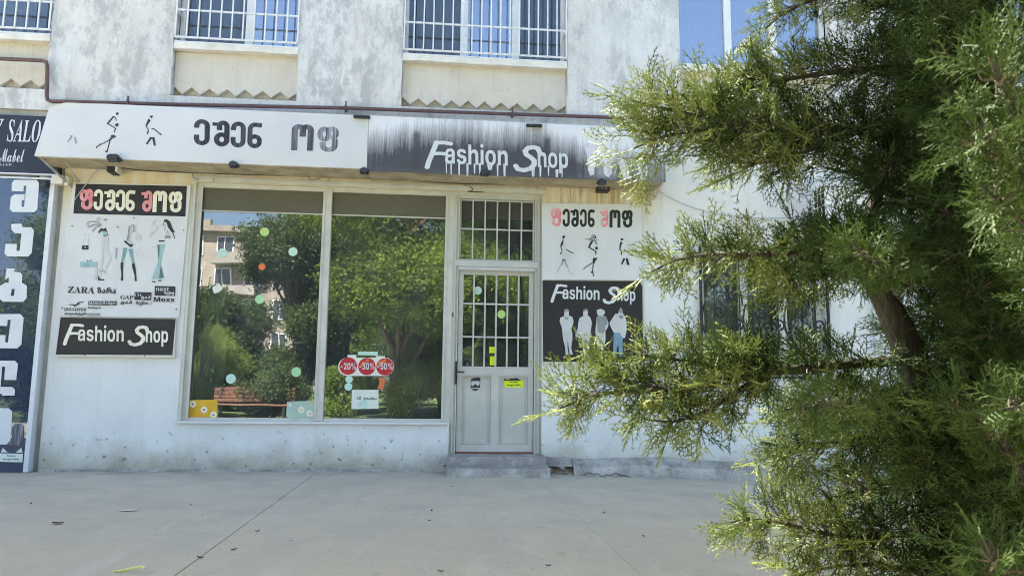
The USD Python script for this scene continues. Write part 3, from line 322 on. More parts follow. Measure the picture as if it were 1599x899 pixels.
GL = json.loads(r'''{"ფ":[69,[[[[4,23],[5,40],[8,47],[13,52],[18,54],[26,54],[30,52],[35,47],[39,52],[44,54],[55,53],[61,48],[65,38],[64,23],[62,19],[55,13],[60,9],[63,2],[63,-8],[61,-14],[57,-19],[50,-23],[34,-24],[25,-21],[19,-15],[17,-10],[17,-3],[30,-3],[31,-9],[36,-12],[43,-12],[47,-10],[49,-4],[49,1],[48,5],[44,7],[44,19],[47,19],[49,20],[51,27],[51,35],[50,40],[48,42],[44,42],[42,37],[42,23],[40,15],[37,10],[30,5],[20,4],[11,8],[6,16]],[[18,24],[19,20],[21,16],[24,16],[26,17],[28,23],[28,35],[27,40],[24,42],[20,41],[18,35]]]]],"ე":[47,[[[[3,4],[4,5],[4,9],[18,9],[17,-4],[18,-9],[21,-12],[25,-12],[27,-10],[28,-6],[28,37],[27,41],[25,42],[22,42],[19,40],[18,37],[19,25],[6,25],[4,30],[4,41],[6,46],[11,51],[15,53],[28,54],[34,52],[40,46],[42,40],[42,-8],[39,-16],[36,-18],[36,-20],[28,-24],[18,-24],[11,-21],[7,-17],[4,-11]]]]],"შ":[50,[[[[4,61],[2,72],[6,74],[13,74],[17,72],[17,70],[19,69],[26,74],[35,74],[39,72],[44,66],[45,63],[45,18],[42,8],[37,2],[33,0],[20,-1],[13,2],[8,7],[4,18],[4,32],[7,42],[11,47],[15,49],[24,49],[31,45],[31,61],[28,63],[25,62],[25,54],[12,54],[11,62],[6,62]],[[18,20],[19,15],[22,11],[27,11],[30,14],[31,31],[30,35],[27,38],[22,38],[19,34],[18,29]]]]],"ნ":[50,[[[[5,61],[8,67],[15,72],[19,73],[41,73],[41,61],[23,61],[19,57],[19,47],[21,47],[21,49],[25,52],[33,53],[38,51],[42,47],[45,40],[46,19],[43,9],[37,2],[30,-1],[20,-1],[13,2],[10,5],[7,11],[5,19]],[[19,20],[20,15],[24,11],[28,11],[31,16],[32,31],[31,32],[31,37],[27,41],[23,41],[20,36],[19,33]]]]],"ო":[68,[[[[4,18],[4,35],[6,43],[9,48],[17,54],[28,53],[33,48],[34,45],[39,52],[43,54],[51,54],[58,50],[62,43],[64,36],[64,18],[63,17],[62,8],[59,1],[46,1],[50,19],[50,35],[49,40],[46,42],[42,41],[41,36],[41,17],[27,17],[27,37],[25,42],[22,42],[20,41],[18,34],[18,20],[19,19],[19,13],[22,1],[9,1]]]]],"ზ":[51,[[[[1,52],[1,61],[3,67],[10,73],[23,74],[30,71],[33,68],[36,62],[36,54],[34,49],[39,46],[43,42],[47,31],[47,19],[45,11],[43,7],[37,1],[31,-1],[22,-1],[15,2],[10,7],[6,18],[6,30],[10,40],[4,45]],[[20,20],[21,15],[24,11],[29,11],[32,14],[33,30],[31,37],[29,39],[24,39],[21,35],[20,30]],[[14,53],[17,49],[20,49],[22,50],[23,58],[21,63],[17,63],[15,62],[14,59]]]]],"ა":[46,[[[[3,13],[3,23],[5,28],[17,28],[18,27],[17,17],[18,13],[21,11],[25,11],[27,13],[28,16],[28,22],[25,30],[23,31],[18,40],[16,46],[16,53],[30,53],[31,45],[35,37],[37,36],[42,24],[42,14],[38,5],[33,1],[27,-1],[18,-1],[10,2],[6,6]]]]],"რ":[68,[[[[4,19],[5,50],[11,63],[17,68],[27,72],[36,73],[37,74],[46,74],[48,66],[47,62],[29,60],[21,57],[18,53],[28,52],[32,48],[34,43],[35,43],[35,46],[38,50],[44,53],[53,52],[60,46],[64,34],[64,18],[59,0],[46,0],[49,12],[49,18],[50,19],[50,33],[49,38],[46,41],[44,41],[41,36],[41,17],[27,17],[27,35],[25,41],[22,41],[20,40],[18,33],[18,19],[19,18],[19,12],[22,0],[9,0]]]]],"გ":[47,[[[[3,-4],[3,9],[7,20],[15,27],[24,29],[28,35],[27,42],[23,43],[20,40],[20,34],[8,34],[7,35],[8,46],[12,51],[19,54],[29,54],[36,51],[41,43],[41,35],[39,30],[34,26],[40,21],[44,10],[44,-5],[40,-16],[32,-23],[19,-24],[12,-21],[8,-17]],[[17,-3],[18,-8],[22,-12],[26,-12],[29,-7],[30,-4],[30,9],[28,15],[25,17],[21,17],[18,12],[17,8]]]]],"პ":[46,[[[[3,13],[3,23],[5,27],[18,27],[17,17],[18,13],[20,11],[24,11],[27,13],[28,17],[28,27],[27,31],[24,34],[19,34],[18,35],[18,46],[25,47],[26,53],[17,64],[15,69],[15,74],[29,74],[30,69],[36,64],[40,56],[40,49],[38,45],[31,40],[31,39],[34,39],[39,34],[42,27],[42,15],[40,9],[34,2],[30,0],[17,-1],[10,2],[6,6]]]]],"მ":[50,[[[[4,19],[4,34],[8,46],[12,50],[17,52],[22,52],[27,50],[29,47],[31,48],[31,58],[28,63],[24,63],[21,61],[21,56],[8,56],[7,57],[7,64],[9,68],[15,72],[21,74],[31,74],[37,72],[43,66],[45,60],[45,18],[42,8],[38,3],[33,0],[20,-1],[13,2],[9,6],[6,11]],[[18,20],[19,15],[22,11],[27,11],[30,14],[31,32],[29,38],[26,40],[22,40],[19,35],[18,31]]]]],"ქ":[47,[[[[3,-7],[4,8],[5,9],[18,9],[17,-4],[18,-9],[21,-12],[25,-12],[27,-10],[28,-6],[28,35],[27,39],[26,41],[23,42],[21,42],[19,40],[18,37],[19,25],[6,25],[4,30],[4,41],[8,50],[14,54],[23,53],[26,49],[28,49],[28,74],[42,74],[42,-8],[40,-14],[36,-20],[31,-23],[18,-24],[11,-21],[7,-17]]]]],"ს":[50,[[[[5,74],[19,74],[19,19],[20,14],[23,11],[28,11],[31,14],[32,19],[32,27],[26,45],[26,53],[40,53],[41,45],[46,30],[46,17],[43,8],[37,2],[33,0],[30,-1],[17,0],[13,2],[7,10],[5,18]]]]],"ი":[49,[[[[4,18],[5,39],[8,46],[13,51],[20,54],[29,54],[36,51],[41,46],[45,34],[45,18],[44,17],[42,4],[40,0],[27,0],[30,12],[30,18],[31,19],[31,33],[29,40],[27,42],[23,42],[20,40],[18,33],[18,19],[19,18],[19,11],[22,0],[9,0],[8,1],[5,12],[5,17]]]]],"ტ":[63,[[[[4,6],[4,25],[5,26],[6,35],[9,42],[15,49],[26,53],[25,65],[38,65],[38,53],[45,51],[53,44],[58,31],[59,6],[58,5],[57,-5],[53,-14],[46,-21],[41,-23],[37,-24],[22,-23],[16,-20],[9,-12]],[[19,7],[19,1],[21,-6],[24,-10],[28,-12],[35,-12],[41,-8],[43,-3],[44,7],[45,8],[45,25],[44,26],[43,35],[40,40],[38,39],[38,16],[25,16],[25,39],[23,39],[21,37],[18,25],[18,8]]]]],"ჰ":[46,[[[[3,11],[3,19],[4,20],[16,20],[16,14],[20,11],[25,11],[28,15],[28,19],[26,23],[19,24],[19,35],[24,35],[27,38],[27,40],[25,42],[19,42],[19,54],[24,54],[26,56],[26,58],[15,67],[14,73],[15,74],[28,74],[29,70],[34,68],[40,61],[39,53],[33,49],[37,47],[40,44],[41,35],[38,31],[32,30],[32,29],[38,26],[42,20],[41,9],[35,2],[31,0],[17,-1],[13,0],[7,4]]]]],"ლ":[89,[[[[4,22],[4,36],[6,44],[12,52],[17,54],[24,54],[28,52],[33,45],[34,45],[35,50],[38,53],[41,54],[50,53],[53,50],[55,45],[60,52],[64,54],[72,54],[79,50],[83,43],[85,35],[85,19],[84,18],[83,10],[81,8],[81,5],[77,4],[68,7],[70,20],[71,21],[71,34],[70,35],[70,40],[68,42],[64,42],[62,37],[62,16],[48,16],[48,36],[47,41],[45,42],[42,42],[40,37],[40,16],[26,16],[26,36],[24,42],[20,42],[18,35],[18,23],[20,14],[25,6],[34,0],[37,0],[48,-5],[58,-14],[60,-17],[60,-20],[55,-21],[51,-24],[49,-24],[48,-20],[44,-16],[33,-12],[25,-13],[18,-16],[14,-9],[14,-6],[21,-4],[21,-2],[15,1],[9,8],[6,14]]]]],"ბ":[49,[[[[4,20],[4,34],[7,44],[13,51],[20,55],[19,61],[15,64],[13,68],[13,73],[27,73],[28,68],[32,65],[34,61],[33,52],[41,46],[44,39],[45,19],[43,11],[41,7],[35,1],[29,-1],[20,-1],[13,2],[10,5],[6,12]],[[19,20],[19,15],[22,11],[26,11],[29,13],[31,20],[31,33],[29,40],[26,42],[22,42],[19,37],[19,33],[18,32],[18,21]]]]],"bZ":[63,[[[[3,0],[3,3],[7,7],[8,11],[10,12],[11,16],[13,17],[14,21],[16,22],[17,26],[19,27],[20,31],[28,42],[29,46],[39,61],[38,62],[25,62],[20,61],[13,56],[9,46],[6,46],[7,48],[8,66],[58,66],[57,61],[50,52],[49,48],[47,47],[46,43],[44,42],[43,38],[41,37],[40,33],[38,32],[37,28],[35,27],[23,5],[39,4],[47,6],[53,11],[57,18],[58,23],[60,24],[60,13],[59,12],[58,0]]]]],"bA":[62,[[[[-1,0],[-1,3],[2,3],[5,6],[8,12],[16,35],[18,37],[18,40],[20,42],[20,45],[22,47],[22,50],[24,52],[27,63],[29,67],[32,68],[42,45],[42,42],[45,38],[47,30],[53,19],[55,11],[59,4],[63,3],[63,0],[33,0],[33,3],[37,3],[40,5],[39,12],[35,19],[15,19],[11,10],[11,6],[13,3],[18,3],[18,0]],[[17,24],[18,23],[34,23],[32,31],[25,44],[24,44]]]]],"bR":[68,[[[[2,0],[2,3],[9,4],[11,10],[11,56],[8,62],[2,63],[2,66],[40,66],[53,62],[59,55],[60,47],[57,39],[54,36],[46,33],[46,31],[60,9],[63,7],[63,5],[65,3],[69,3],[69,0],[48,0],[40,12],[39,16],[35,20],[34,24],[28,31],[26,30],[26,8],[28,4],[34,3],[35,0]],[[29,62],[26,59],[26,35],[33,34],[39,36],[43,42],[43,54],[41,59],[35,62]]]]],"bG":[73,[[[[4,26],[4,41],[6,48],[13,59],[18,63],[31,68],[42,68],[56,64],[60,68],[63,68],[63,45],[59,46],[59,49],[55,56],[50,61],[44,64],[35,65],[30,63],[25,58],[21,44],[21,24],[24,12],[28,6],[36,2],[43,2],[46,3],[49,8],[49,22],[47,26],[39,27],[39,29],[72,29],[72,27],[68,27],[64,23],[64,4],[46,-1],[32,-1],[24,1],[18,4],[12,9],[6,19]]]]],"bP":[60,[[[[2,0],[2,3],[9,4],[11,10],[11,56],[8,62],[2,63],[2,66],[40,66],[41,65],[46,65],[52,62],[56,58],[58,54],[58,42],[55,36],[52,33],[46,30],[26,28],[26,8],[28,4],[34,3],[35,0]],[[26,34],[34,33],[38,35],[41,40],[42,44],[41,55],[40,58],[34,62],[29,62],[26,59]]]]],"bH":[75,[[[[2,0],[2,3],[9,4],[11,10],[11,56],[9,62],[2,63],[2,66],[35,66],[34,63],[28,62],[26,58],[27,36],[49,36],[49,58],[47,62],[41,63],[40,66],[72,66],[72,63],[66,62],[64,57],[64,9],[66,4],[72,3],[72,0],[40,0],[40,3],[47,4],[49,9],[48,32],[26,32],[26,8],[28,4],[34,3],[35,0]]]]],"bO":[75,[[[[4,27],[4,40],[9,53],[16,61],[27,67],[44,68],[55,64],[65,55],[69,48],[71,41],[71,26],[67,15],[58,5],[48,0],[31,-1],[20,3],[9,14]],[[22,22],[22,18],[26,8],[30,4],[35,2],[41,2],[46,4],[49,7],[52,13],[53,22],[54,23],[54,44],[53,45],[53,49],[49,59],[45,63],[41,65],[34,65],[29,63],[26,60],[23,54],[21,45],[21,23]]]]],"bL":[61,[[[[2,0],[2,3],[6,3],[10,5],[11,10],[11,56],[9,62],[2,63],[2,66],[36,66],[36,63],[30,63],[27,61],[26,58],[26,8],[27,5],[30,4],[39,4],[47,6],[54,12],[58,22],[61,22],[58,1],[57,0]]]]],"bI":[37,[[[[2,0],[2,3],[9,4],[11,9],[11,58],[9,62],[2,63],[2,66],[35,66],[35,63],[28,62],[26,58],[26,8],[28,4],[35,3],[35,0]]]]],"bS":[56,[[[[6,23],[9,23],[10,18],[13,11],[17,6],[21,4],[31,3],[35,4],[39,8],[40,12],[39,19],[35,23],[16,32],[9,39],[7,45],[7,53],[11,62],[18,67],[32,68],[43,65],[46,68],[48,68],[48,47],[46,47],[43,56],[36,63],[30,65],[25,65],[20,63],[17,57],[17,53],[20,48],[41,38],[49,31],[51,26],[51,14],[47,6],[42,2],[33,-1],[22,-1],[15,2],[11,2],[9,-1],[6,-1]]]]],"bT":[60,[[[[2,46],[2,66],[59,66],[59,47],[58,46],[56,46],[55,54],[49,61],[42,63],[38,62],[38,7],[42,3],[47,3],[47,0],[13,0],[13,3],[20,4],[22,8],[22,63],[18,63],[10,60],[6,55],[4,46]]]]],"bE":[63,[[[[2,0],[3,3],[8,3],[11,9],[11,56],[9,62],[2,63],[2,66],[57,66],[57,46],[55,46],[52,56],[47,60],[39,62],[29,62],[26,60],[26,35],[31,35],[36,37],[40,43],[41,50],[43,50],[43,17],[41,17],[40,25],[35,31],[26,32],[26,8],[27,5],[30,4],[39,4],[47,6],[54,11],[58,20],[61,21],[58,0]]]]],"iY":[50,[[[[3,0],[3,3],[7,3],[11,5],[18,29],[9,59],[6,62],[3,62],[3,65],[29,65],[29,63],[25,63],[23,61],[23,57],[26,50],[29,37],[30,36],[39,46],[45,57],[45,61],[41,63],[38,63],[38,65],[59,65],[59,63],[55,62],[50,57],[48,52],[45,50],[45,48],[42,46],[40,41],[37,39],[31,30],[30,22],[26,10],[26,6],[28,3],[33,3],[33,0]]]]],"iS":[53,[[[[-1,0],[4,22],[6,22],[7,13],[10,6],[14,3],[24,2],[28,4],[32,10],[32,18],[31,21],[11,41],[10,53],[14,61],[19,65],[25,67],[35,67],[43,64],[48,65],[48,67],[51,67],[47,47],[44,47],[44,53],[42,59],[35,64],[30,64],[25,62],[22,56],[22,52],[24,47],[41,31],[44,25],[45,18],[44,17],[43,9],[41,6],[38,3],[28,-1],[18,-1],[7,3],[4,3],[2,0]]]]],"iA":[60,[[[[-10,0],[-9,3],[-4,4],[-1,7],[-1,9],[4,13],[4,15],[20,33],[20,35],[32,48],[32,50],[37,54],[37,56],[45,64],[45,66],[48,67],[49,66],[49,58],[48,57],[48,33],[47,32],[47,8],[50,3],[54,3],[55,0],[25,0],[26,3],[30,3],[33,6],[34,10],[33,20],[13,20],[13,18],[4,7],[4,4],[10,3],[10,0]],[[18,25],[19,24],[34,24],[34,29],[35,30],[35,45],[32,44],[32,42],[28,39],[28,37]]]]],"iL":[61,[[[[-5,0],[-5,2],[2,3],[4,6],[17,55],[17,61],[13,63],[10,63],[10,65],[41,65],[41,63],[38,63],[33,61],[31,57],[18,6],[22,3],[32,3],[39,5],[44,7],[50,13],[53,19],[56,19],[51,1],[50,0]]]]],"iO":[68,[[[[3,15],[3,30],[7,42],[12,50],[17,54],[17,56],[19,56],[23,61],[30,65],[37,67],[48,67],[58,63],[62,59],[66,49],[65,33],[59,19],[47,6],[35,0],[20,-1],[12,2],[6,8]],[[17,9],[18,6],[21,3],[30,2],[34,4],[39,9],[45,20],[51,40],[52,54],[50,60],[45,64],[40,64],[35,62],[29,56],[22,43],[17,24]]]]],"sM":[78,[[[[-4,6],[-3,13],[1,17],[9,18],[11,16],[11,10],[2,7],[2,4],[6,1],[13,4],[19,11],[27,26],[35,38],[38,40],[38,42],[41,44],[41,46],[53,59],[59,60],[59,54],[52,41],[52,38],[49,34],[49,31],[44,20],[44,19],[46,19],[49,26],[59,41],[63,44],[63,46],[76,59],[82,60],[82,57],[75,44],[68,23],[62,11],[61,3],[63,3],[70,7],[90,26],[94,26],[94,25],[91,24],[76,8],[74,8],[65,0],[56,-1],[53,1],[51,6],[51,11],[54,21],[57,24],[64,39],[66,40],[67,43],[66,44],[61,39],[51,24],[42,4],[38,-1],[32,0],[30,4],[30,13],[35,27],[42,38],[41,40],[36,35],[30,26],[29,22],[27,21],[26,17],[15,2],[9,-1],[2,-1],[-3,3]],[[44,19],[43,18],[44,17],[45,18]]]]],"sa":[51,[[[[2,6],[4,16],[14,26],[23,30],[29,30],[34,28],[35,28],[35,30],[46,30],[44,24],[36,10],[35,5],[39,5],[43,10],[45,10],[46,8],[38,1],[33,-1],[28,-1],[23,4],[18,0],[8,-1],[3,3]],[[12,3],[15,1],[18,2],[24,8],[31,21],[31,25],[30,27],[26,27],[18,19],[12,6]]]]],"sb":[46,[[[[5,4],[6,11],[9,16],[8,17],[6,16],[5,19],[7,19],[13,25],[19,34],[20,38],[24,42],[25,46],[29,50],[30,54],[33,56],[43,56],[43,54],[41,53],[39,47],[37,46],[36,42],[34,41],[33,37],[25,26],[23,20],[18,14],[15,7],[15,3],[19,2],[27,7],[26,20],[29,26],[34,30],[38,30],[40,28],[40,19],[38,14],[34,9],[38,10],[41,13],[43,11],[36,7],[30,7],[25,2],[17,-1],[10,-1]],[[29,12],[32,11],[35,15],[36,21],[35,23],[31,22],[29,17]]]]],"se":[39,[[[[2,6],[3,16],[13,26],[22,30],[29,30],[33,28],[34,20],[32,17],[26,13],[14,10],[12,4],[14,2],[19,2],[28,6],[31,10],[34,10],[34,8],[31,5],[19,-1],[10,-1],[6,1]],[[16,14],[17,13],[21,14],[27,20],[28,25],[27,27],[23,26],[20,23]]]]],"sl":[40,[[[[6,3],[6,11],[9,16],[8,17],[6,17],[6,19],[16,29],[17,33],[21,37],[30,54],[32,56],[43,57],[26,24],[24,23],[21,15],[19,14],[16,7],[16,4],[20,4],[27,11],[29,10],[29,8],[17,-1],[10,-1]]]]],"na":[56,[[[[3,10],[4,22],[9,27],[16,30],[33,32],[36,35],[35,40],[31,42],[23,42],[18,37],[5,38],[6,43],[12,49],[19,52],[36,52],[43,49],[48,44],[50,39],[50,0],[36,0],[35,5],[32,2],[25,-1],[16,-1],[7,3]],[[17,14],[18,11],[22,9],[31,10],[35,14],[36,24],[20,21],[17,17]]]]],"ns":[54,[[[[4,11],[4,14],[12,16],[17,16],[18,13],[24,9],[30,9],[34,10],[36,13],[35,18],[14,23],[7,28],[5,33],[5,40],[7,45],[10,48],[19,52],[36,52],[38,50],[41,50],[46,46],[49,40],[48,38],[36,37],[36,39],[32,42],[23,42],[19,37],[21,33],[41,29],[49,23],[50,21],[50,11],[45,4],[40,1],[33,-1],[21,-1],[10,3]]]]],"nh":[60,[[[[6,69],[20,69],[20,45],[27,51],[30,52],[42,52],[50,47],[54,38],[54,-1],[40,-1],[40,32],[39,36],[34,40],[26,40],[21,34],[20,31],[20,-1],[6,-1]]]]],"ni":[25,[[[[5,69],[10,73],[15,73],[20,69],[20,64],[17,60],[10,59],[5,63]]],[[[6,52],[20,52],[20,0],[6,0]]]]],"no":[59,[[[[4,19],[4,31],[6,38],[11,46],[19,51],[22,52],[37,52],[40,51],[46,48],[53,39],[55,33],[54,14],[51,8],[45,2],[39,-1],[24,-2],[14,2],[7,10]],[[19,22],[19,17],[24,10],[27,9],[32,9],[35,10],[39,14],[41,21],[41,30],[38,38],[33,41],[26,41],[22,39],[20,36],[18,28],[18,23]]]]],"nn":[60,[[[[6,52],[20,52],[21,45],[27,51],[30,52],[42,52],[50,47],[54,38],[54,0],[40,0],[40,32],[39,36],[34,40],[26,40],[21,34],[20,31],[20,0],[6,0]]]]],"np":[60,[[[[6,52],[20,52],[21,45],[24,49],[29,52],[44,51],[52,44],[56,34],[56,17],[53,9],[48,3],[40,-1],[30,-1],[23,3],[22,6],[20,6],[20,-20],[6,-20]],[[20,21],[23,13],[28,10],[33,10],[38,12],[42,22],[42,30],[39,38],[37,40],[34,41],[28,41],[22,37],[20,31]]]]],"n-":[62,[[[[15,34],[47,34],[47,23],[15,23]]]]],"n2":[62,[[[[6,48],[6,53],[8,59],[13,65],[18,68],[25,70],[37,70],[47,66],[53,60],[55,55],[54,41],[51,36],[47,33],[47,31],[28,13],[56,12],[56,0],[7,0],[7,11],[12,16],[14,16],[39,41],[41,47],[41,51],[38,57],[33,59],[28,59],[21,54],[20,48]]]]],"n0":[62,[[[[4,27],[4,43],[5,44],[6,53],[12,64],[17,68],[25,71],[36,71],[46,67],[51,62],[55,54],[57,46],[57,24],[55,16],[51,8],[46,3],[36,-1],[25,-1],[17,2],[9,10],[6,17],[5,26]],[[19,29],[20,19],[25,12],[28,11],[33,11],[40,16],[43,27],[43,43],[40,54],[36,58],[28,59],[22,55],[19,47],[19,40],[18,39],[18,30]]]]],"n%":[98,[[[[58,23],[61,29],[66,33],[78,34],[83,32],[86,29],[89,23],[89,10],[86,4],[78,-1],[69,-1],[63,2],[58,10]],[[68,13],[72,8],[76,8],[78,10],[79,13],[79,20],[76,25],[71,25],[69,23],[68,20]]],[[[21,0],[22,4],[29,12],[67,70],[77,70],[66,52],[63,50],[31,1],[30,0]]],[[[9,47],[9,60],[12,66],[17,70],[29,71],[35,68],[39,63],[40,60],[40,47],[39,44],[34,38],[29,36],[17,37],[12,41]],[[19,50],[23,45],[27,45],[29,47],[30,50],[30,57],[27,62],[22,62],[20,60],[19,57]]]]],"n3":[62,[[[[5,13],[5,20],[19,20],[21,14],[28,11],[38,12],[43,19],[43,25],[38,31],[35,32],[22,32],[22,43],[36,56],[36,58],[8,58],[8,70],[55,70],[55,59],[37,42],[40,40],[44,40],[48,38],[55,31],[57,26],[57,15],[55,10],[48,3],[44,1],[37,-1],[24,-1],[17,1],[12,4],[7,9]]]]],"n5":[62,[[[[5,15],[5,19],[19,19],[20,15],[24,11],[32,10],[36,11],[40,15],[42,21],[42,24],[40,30],[36,34],[32,35],[24,34],[21,31],[7,32],[7,44],[8,45],[8,55],[9,56],[10,70],[52,70],[52,58],[22,58],[20,42],[22,41],[24,44],[29,46],[39,46],[48,42],[52,38],[56,28],[56,18],[53,10],[46,3],[40,0],[24,-1],[17,1],[16,3],[12,4],[8,8]]]]],"n ":[26,[[[]]]],"n1":[62,[[[[8,11],[27,12],[27,55],[24,56],[16,49],[10,46],[10,59],[25,70],[41,70],[41,12],[56,11],[56,0],[8,0]]]]],"n.":[26,[[[[5,10],[10,15],[16,15],[21,10],[21,4],[16,-1],[10,-1],[5,4]]]]],"nM":[89,[[[[6,70],[29,70],[34,53],[36,50],[41,35],[43,23],[45,20],[47,25],[48,33],[61,70],[83,70],[83,0],[69,0],[69,50],[68,51],[67,50],[65,40],[51,0],[39,0],[38,1],[25,37],[22,50],[20,51],[20,0],[6,0]]]]],"nA":[71,[[[[2,0],[26,70],[44,70],[46,67],[50,53],[52,50],[57,33],[59,30],[69,0],[53,0],[47,16],[24,16],[18,0]],[[34,55],[27,29],[28,27],[44,28],[35,56]]]]],"nN":[74,[[[[6,70],[23,70],[28,60],[32,56],[33,52],[44,37],[52,22],[53,23],[53,70],[67,70],[67,0],[51,0],[50,1],[22,47],[21,46],[21,0],[6,0]],[[21,47],[22,48],[21,49],[20,48]]]]],"nG":[72,[[[[4,28],[4,42],[8,55],[13,60],[13,62],[26,70],[43,71],[50,69],[57,65],[61,61],[66,52],[66,47],[52,47],[50,52],[46,56],[40,58],[33,58],[27,56],[22,51],[19,43],[18,32],[20,23],[22,19],[27,14],[33,12],[41,12],[47,14],[51,18],[53,23],[52,26],[38,26],[38,37],[67,37],[66,17],[63,11],[53,2],[43,-1],[31,-1],[21,2],[15,6],[8,15]]]]],"nO":[73,[[[[4,28],[4,42],[7,53],[12,61],[23,69],[30,71],[43,71],[50,69],[60,62],[66,53],[69,42],[68,23],[65,15],[61,9],[50,1],[43,-1],[30,-1],[21,2],[15,6],[8,15]],[[19,31],[19,25],[22,19],[27,14],[33,12],[44,13],[51,19],[54,26],[55,38],[54,39],[54,45],[51,51],[46,56],[40,58],[29,57],[22,51],[19,45],[19,39],[18,38],[18,32]]]]],"ne":[58,[[[[4,19],[4,31],[6,38],[11,46],[19,51],[22,52],[37,52],[40,51],[46,47],[52,39],[54,32],[54,21],[19,20],[20,14],[24,10],[28,9],[35,9],[39,11],[41,15],[53,13],[52,8],[43,0],[36,-2],[20,-1],[14,2],[8,8]],[[19,31],[20,30],[40,30],[41,31],[39,37],[35,41],[26,41],[20,37]]]]],"nx":[55,[[[[2,0],[6,8],[18,26],[16,32],[12,36],[3,52],[18,52],[28,35],[37,52],[52,52],[52,50],[41,35],[37,26],[49,8],[53,0],[38,0],[27,18],[17,0]]]]],"nt":[35,[[[[1,41],[1,52],[8,53],[8,64],[22,64],[22,52],[32,52],[32,41],[22,40],[22,14],[24,10],[32,10],[33,0],[19,-1],[11,3],[8,9],[8,40]]]]],"nm":[88,[[[[6,52],[20,52],[21,45],[24,49],[29,52],[40,52],[46,47],[47,43],[48,43],[55,50],[59,52],[74,51],[76,48],[78,48],[82,40],[82,0],[68,0],[68,33],[67,37],[63,40],[55,40],[51,34],[51,0],[37,0],[37,34],[32,40],[26,40],[23,39],[20,32],[20,0],[6,0]]]]],"nL":[54,[[[[6,70],[20,70],[20,12],[51,12],[51,0],[6,0]]]]],"nH":[71,[[[[6,70],[20,70],[20,42],[50,42],[51,70],[65,70],[65,0],[51,0],[50,30],[20,30],[20,0],[6,0]]]]],"nI":[45,[[[[3,0],[3,12],[15,13],[15,57],[3,58],[3,70],[42,70],[42,58],[29,57],[29,13],[42,12],[42,0]]]]],"nS":[63,[[[[4,17],[4,22],[18,22],[18,18],[22,13],[28,11],[36,11],[41,13],[45,19],[44,24],[40,27],[17,33],[12,36],[7,42],[6,54],[9,61],[15,67],[26,71],[38,71],[39,70],[43,70],[54,63],[58,55],[58,50],[44,50],[43,55],[35,59],[27,59],[23,57],[20,52],[20,49],[23,45],[31,42],[47,38],[52,35],[58,28],[59,15],[57,10],[52,4],[39,-1],[20,0],[12,4],[7,9]]]]],"nT":[65,[[[[4,58],[4,70],[61,70],[61,58],[40,57],[40,0],[26,0],[26,58]]]]],"nE":[58,[[[[6,70],[53,70],[53,58],[20,57],[20,41],[51,41],[51,30],[20,30],[20,12],[53,12],[53,0],[6,0]]]]],"nR":[63,[[[[6,70],[39,70],[48,67],[54,62],[58,52],[58,42],[54,33],[46,27],[50,21],[56,7],[58,6],[60,0],[45,0],[31,25],[20,25],[20,0],[6,0]],[[20,37],[34,36],[40,38],[43,41],[44,46],[42,54],[34,58],[20,58]]]]]}''')

# ------------------------------------------------------------------ ground and pavement
def gz(x): return 0.025 - 0.030 * np.clip(np.asarray(x, float) - .8, 0, 5.0)
top('ground', MB().box(-260, 260, -300, 200, -.6, -.35), M['soil'], kind='structure')
top('lawn', MB().box(-90, 90, -100, -12.0, -.34, -.03), M['lawn'], kind='structure')
pv = thing('pavement', kind='structure')
edges = [-14, -10.2, -6.1, -1.268, 1.06, 2.68, 6.4, 10.5, 14]
for i in range(len(edges) - 1):
    gap = .0035
    x0, x1 = edges[i] + (gap if i == 3 else .0012), edges[i + 1] - (gap if i == 2 else .0012)
    xs = np.linspace(x0, x1, 8)
    for y0, y1 in ((-5.55, .3),):
        v, f = [], []
        for x in xs:
            z = float(gz(x)); v += [[x, y0, z], [x, y1, z], [x, y0, z - .12], [x, y1, z - .12]]
        for k in range(len(xs) - 1):
            a, b = 4 * k, 4 * k + 4
            f += [[a, b, b + 1], [a, b + 1, a + 1], [a, a + 2, b + 2], [a, b + 2, b], [a + 1, b + 1, b + 3], [a + 1, b + 3, a + 3]]
        e = 4 * (len(xs) - 1); f += [[0, 1, 3], [0, 3, 2], [e, e + 2, e + 3], [e, e + 3, e + 1]]
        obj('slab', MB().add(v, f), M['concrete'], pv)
top('kerb', MB().box(-14, 14, -5.75, -5.56, -.3, .03, .015), M['kerb'], kind='structure')
top('planting_strip', MB().box(-60, 60, -7.4, -5.76, -.34, .0), M['dry'], kind='structure')
top('road', MB().box(-90, 90, -11.9, -7.41, -.34, -.06), M['road'], kind='structure')  # unseen pale surface, added to bounce warm sunlight onto the facade

# ------------------------------------------------------------------ the building
B = thing('apartment_building', 'shabby plastered building with cream window bays over the shop front', 'building', (0, 0, 0))
WX0, WX1, WZ0, WZ1 = -2.78, .14, .56, 3.20
ROOF = 10.3
wall = MB()
for bx in [(-4.15, WX0, -.3, 3.30), (WX0, WX1, -.3, WZ0), (WX0, 1.18, WZ1, 3.30), (1.18, 3.08, -.3, 3.30), (3.08, 4.60, -.3, 1.08), (3.08, 4.60, 2.63, 3.30), (4.60, 11, -.3, 3.30), (-4.15, 11, 3.30, 3.96)]:
    wall.box(bx[0], bx[1], 0, .26, bx[2], bx[3])
shopwall = obj('wall', wall, M['wall'], B, label='white painted ground floor wall with dirt at its foot')
obj('wall', MB().box(-12, -4.15, .035, .40, -.3, 3.96), M['grey_wall'], B, label='grey set-back wall strip beside the salon panel')
obj('wall_band', MB().box(-12, 11, 0, .40, 3.96, 4.2), M['pil'], B)
obj('wall', MB().box(-12, 11, .14, .40, 4.2, 4.84).box(-12, 11, .14, .40, 6.5, 7.8).box(-12, 11, .14, .4, 9.4, ROOF), M['bay'], B, label='cream plaster wall behind the window bays')
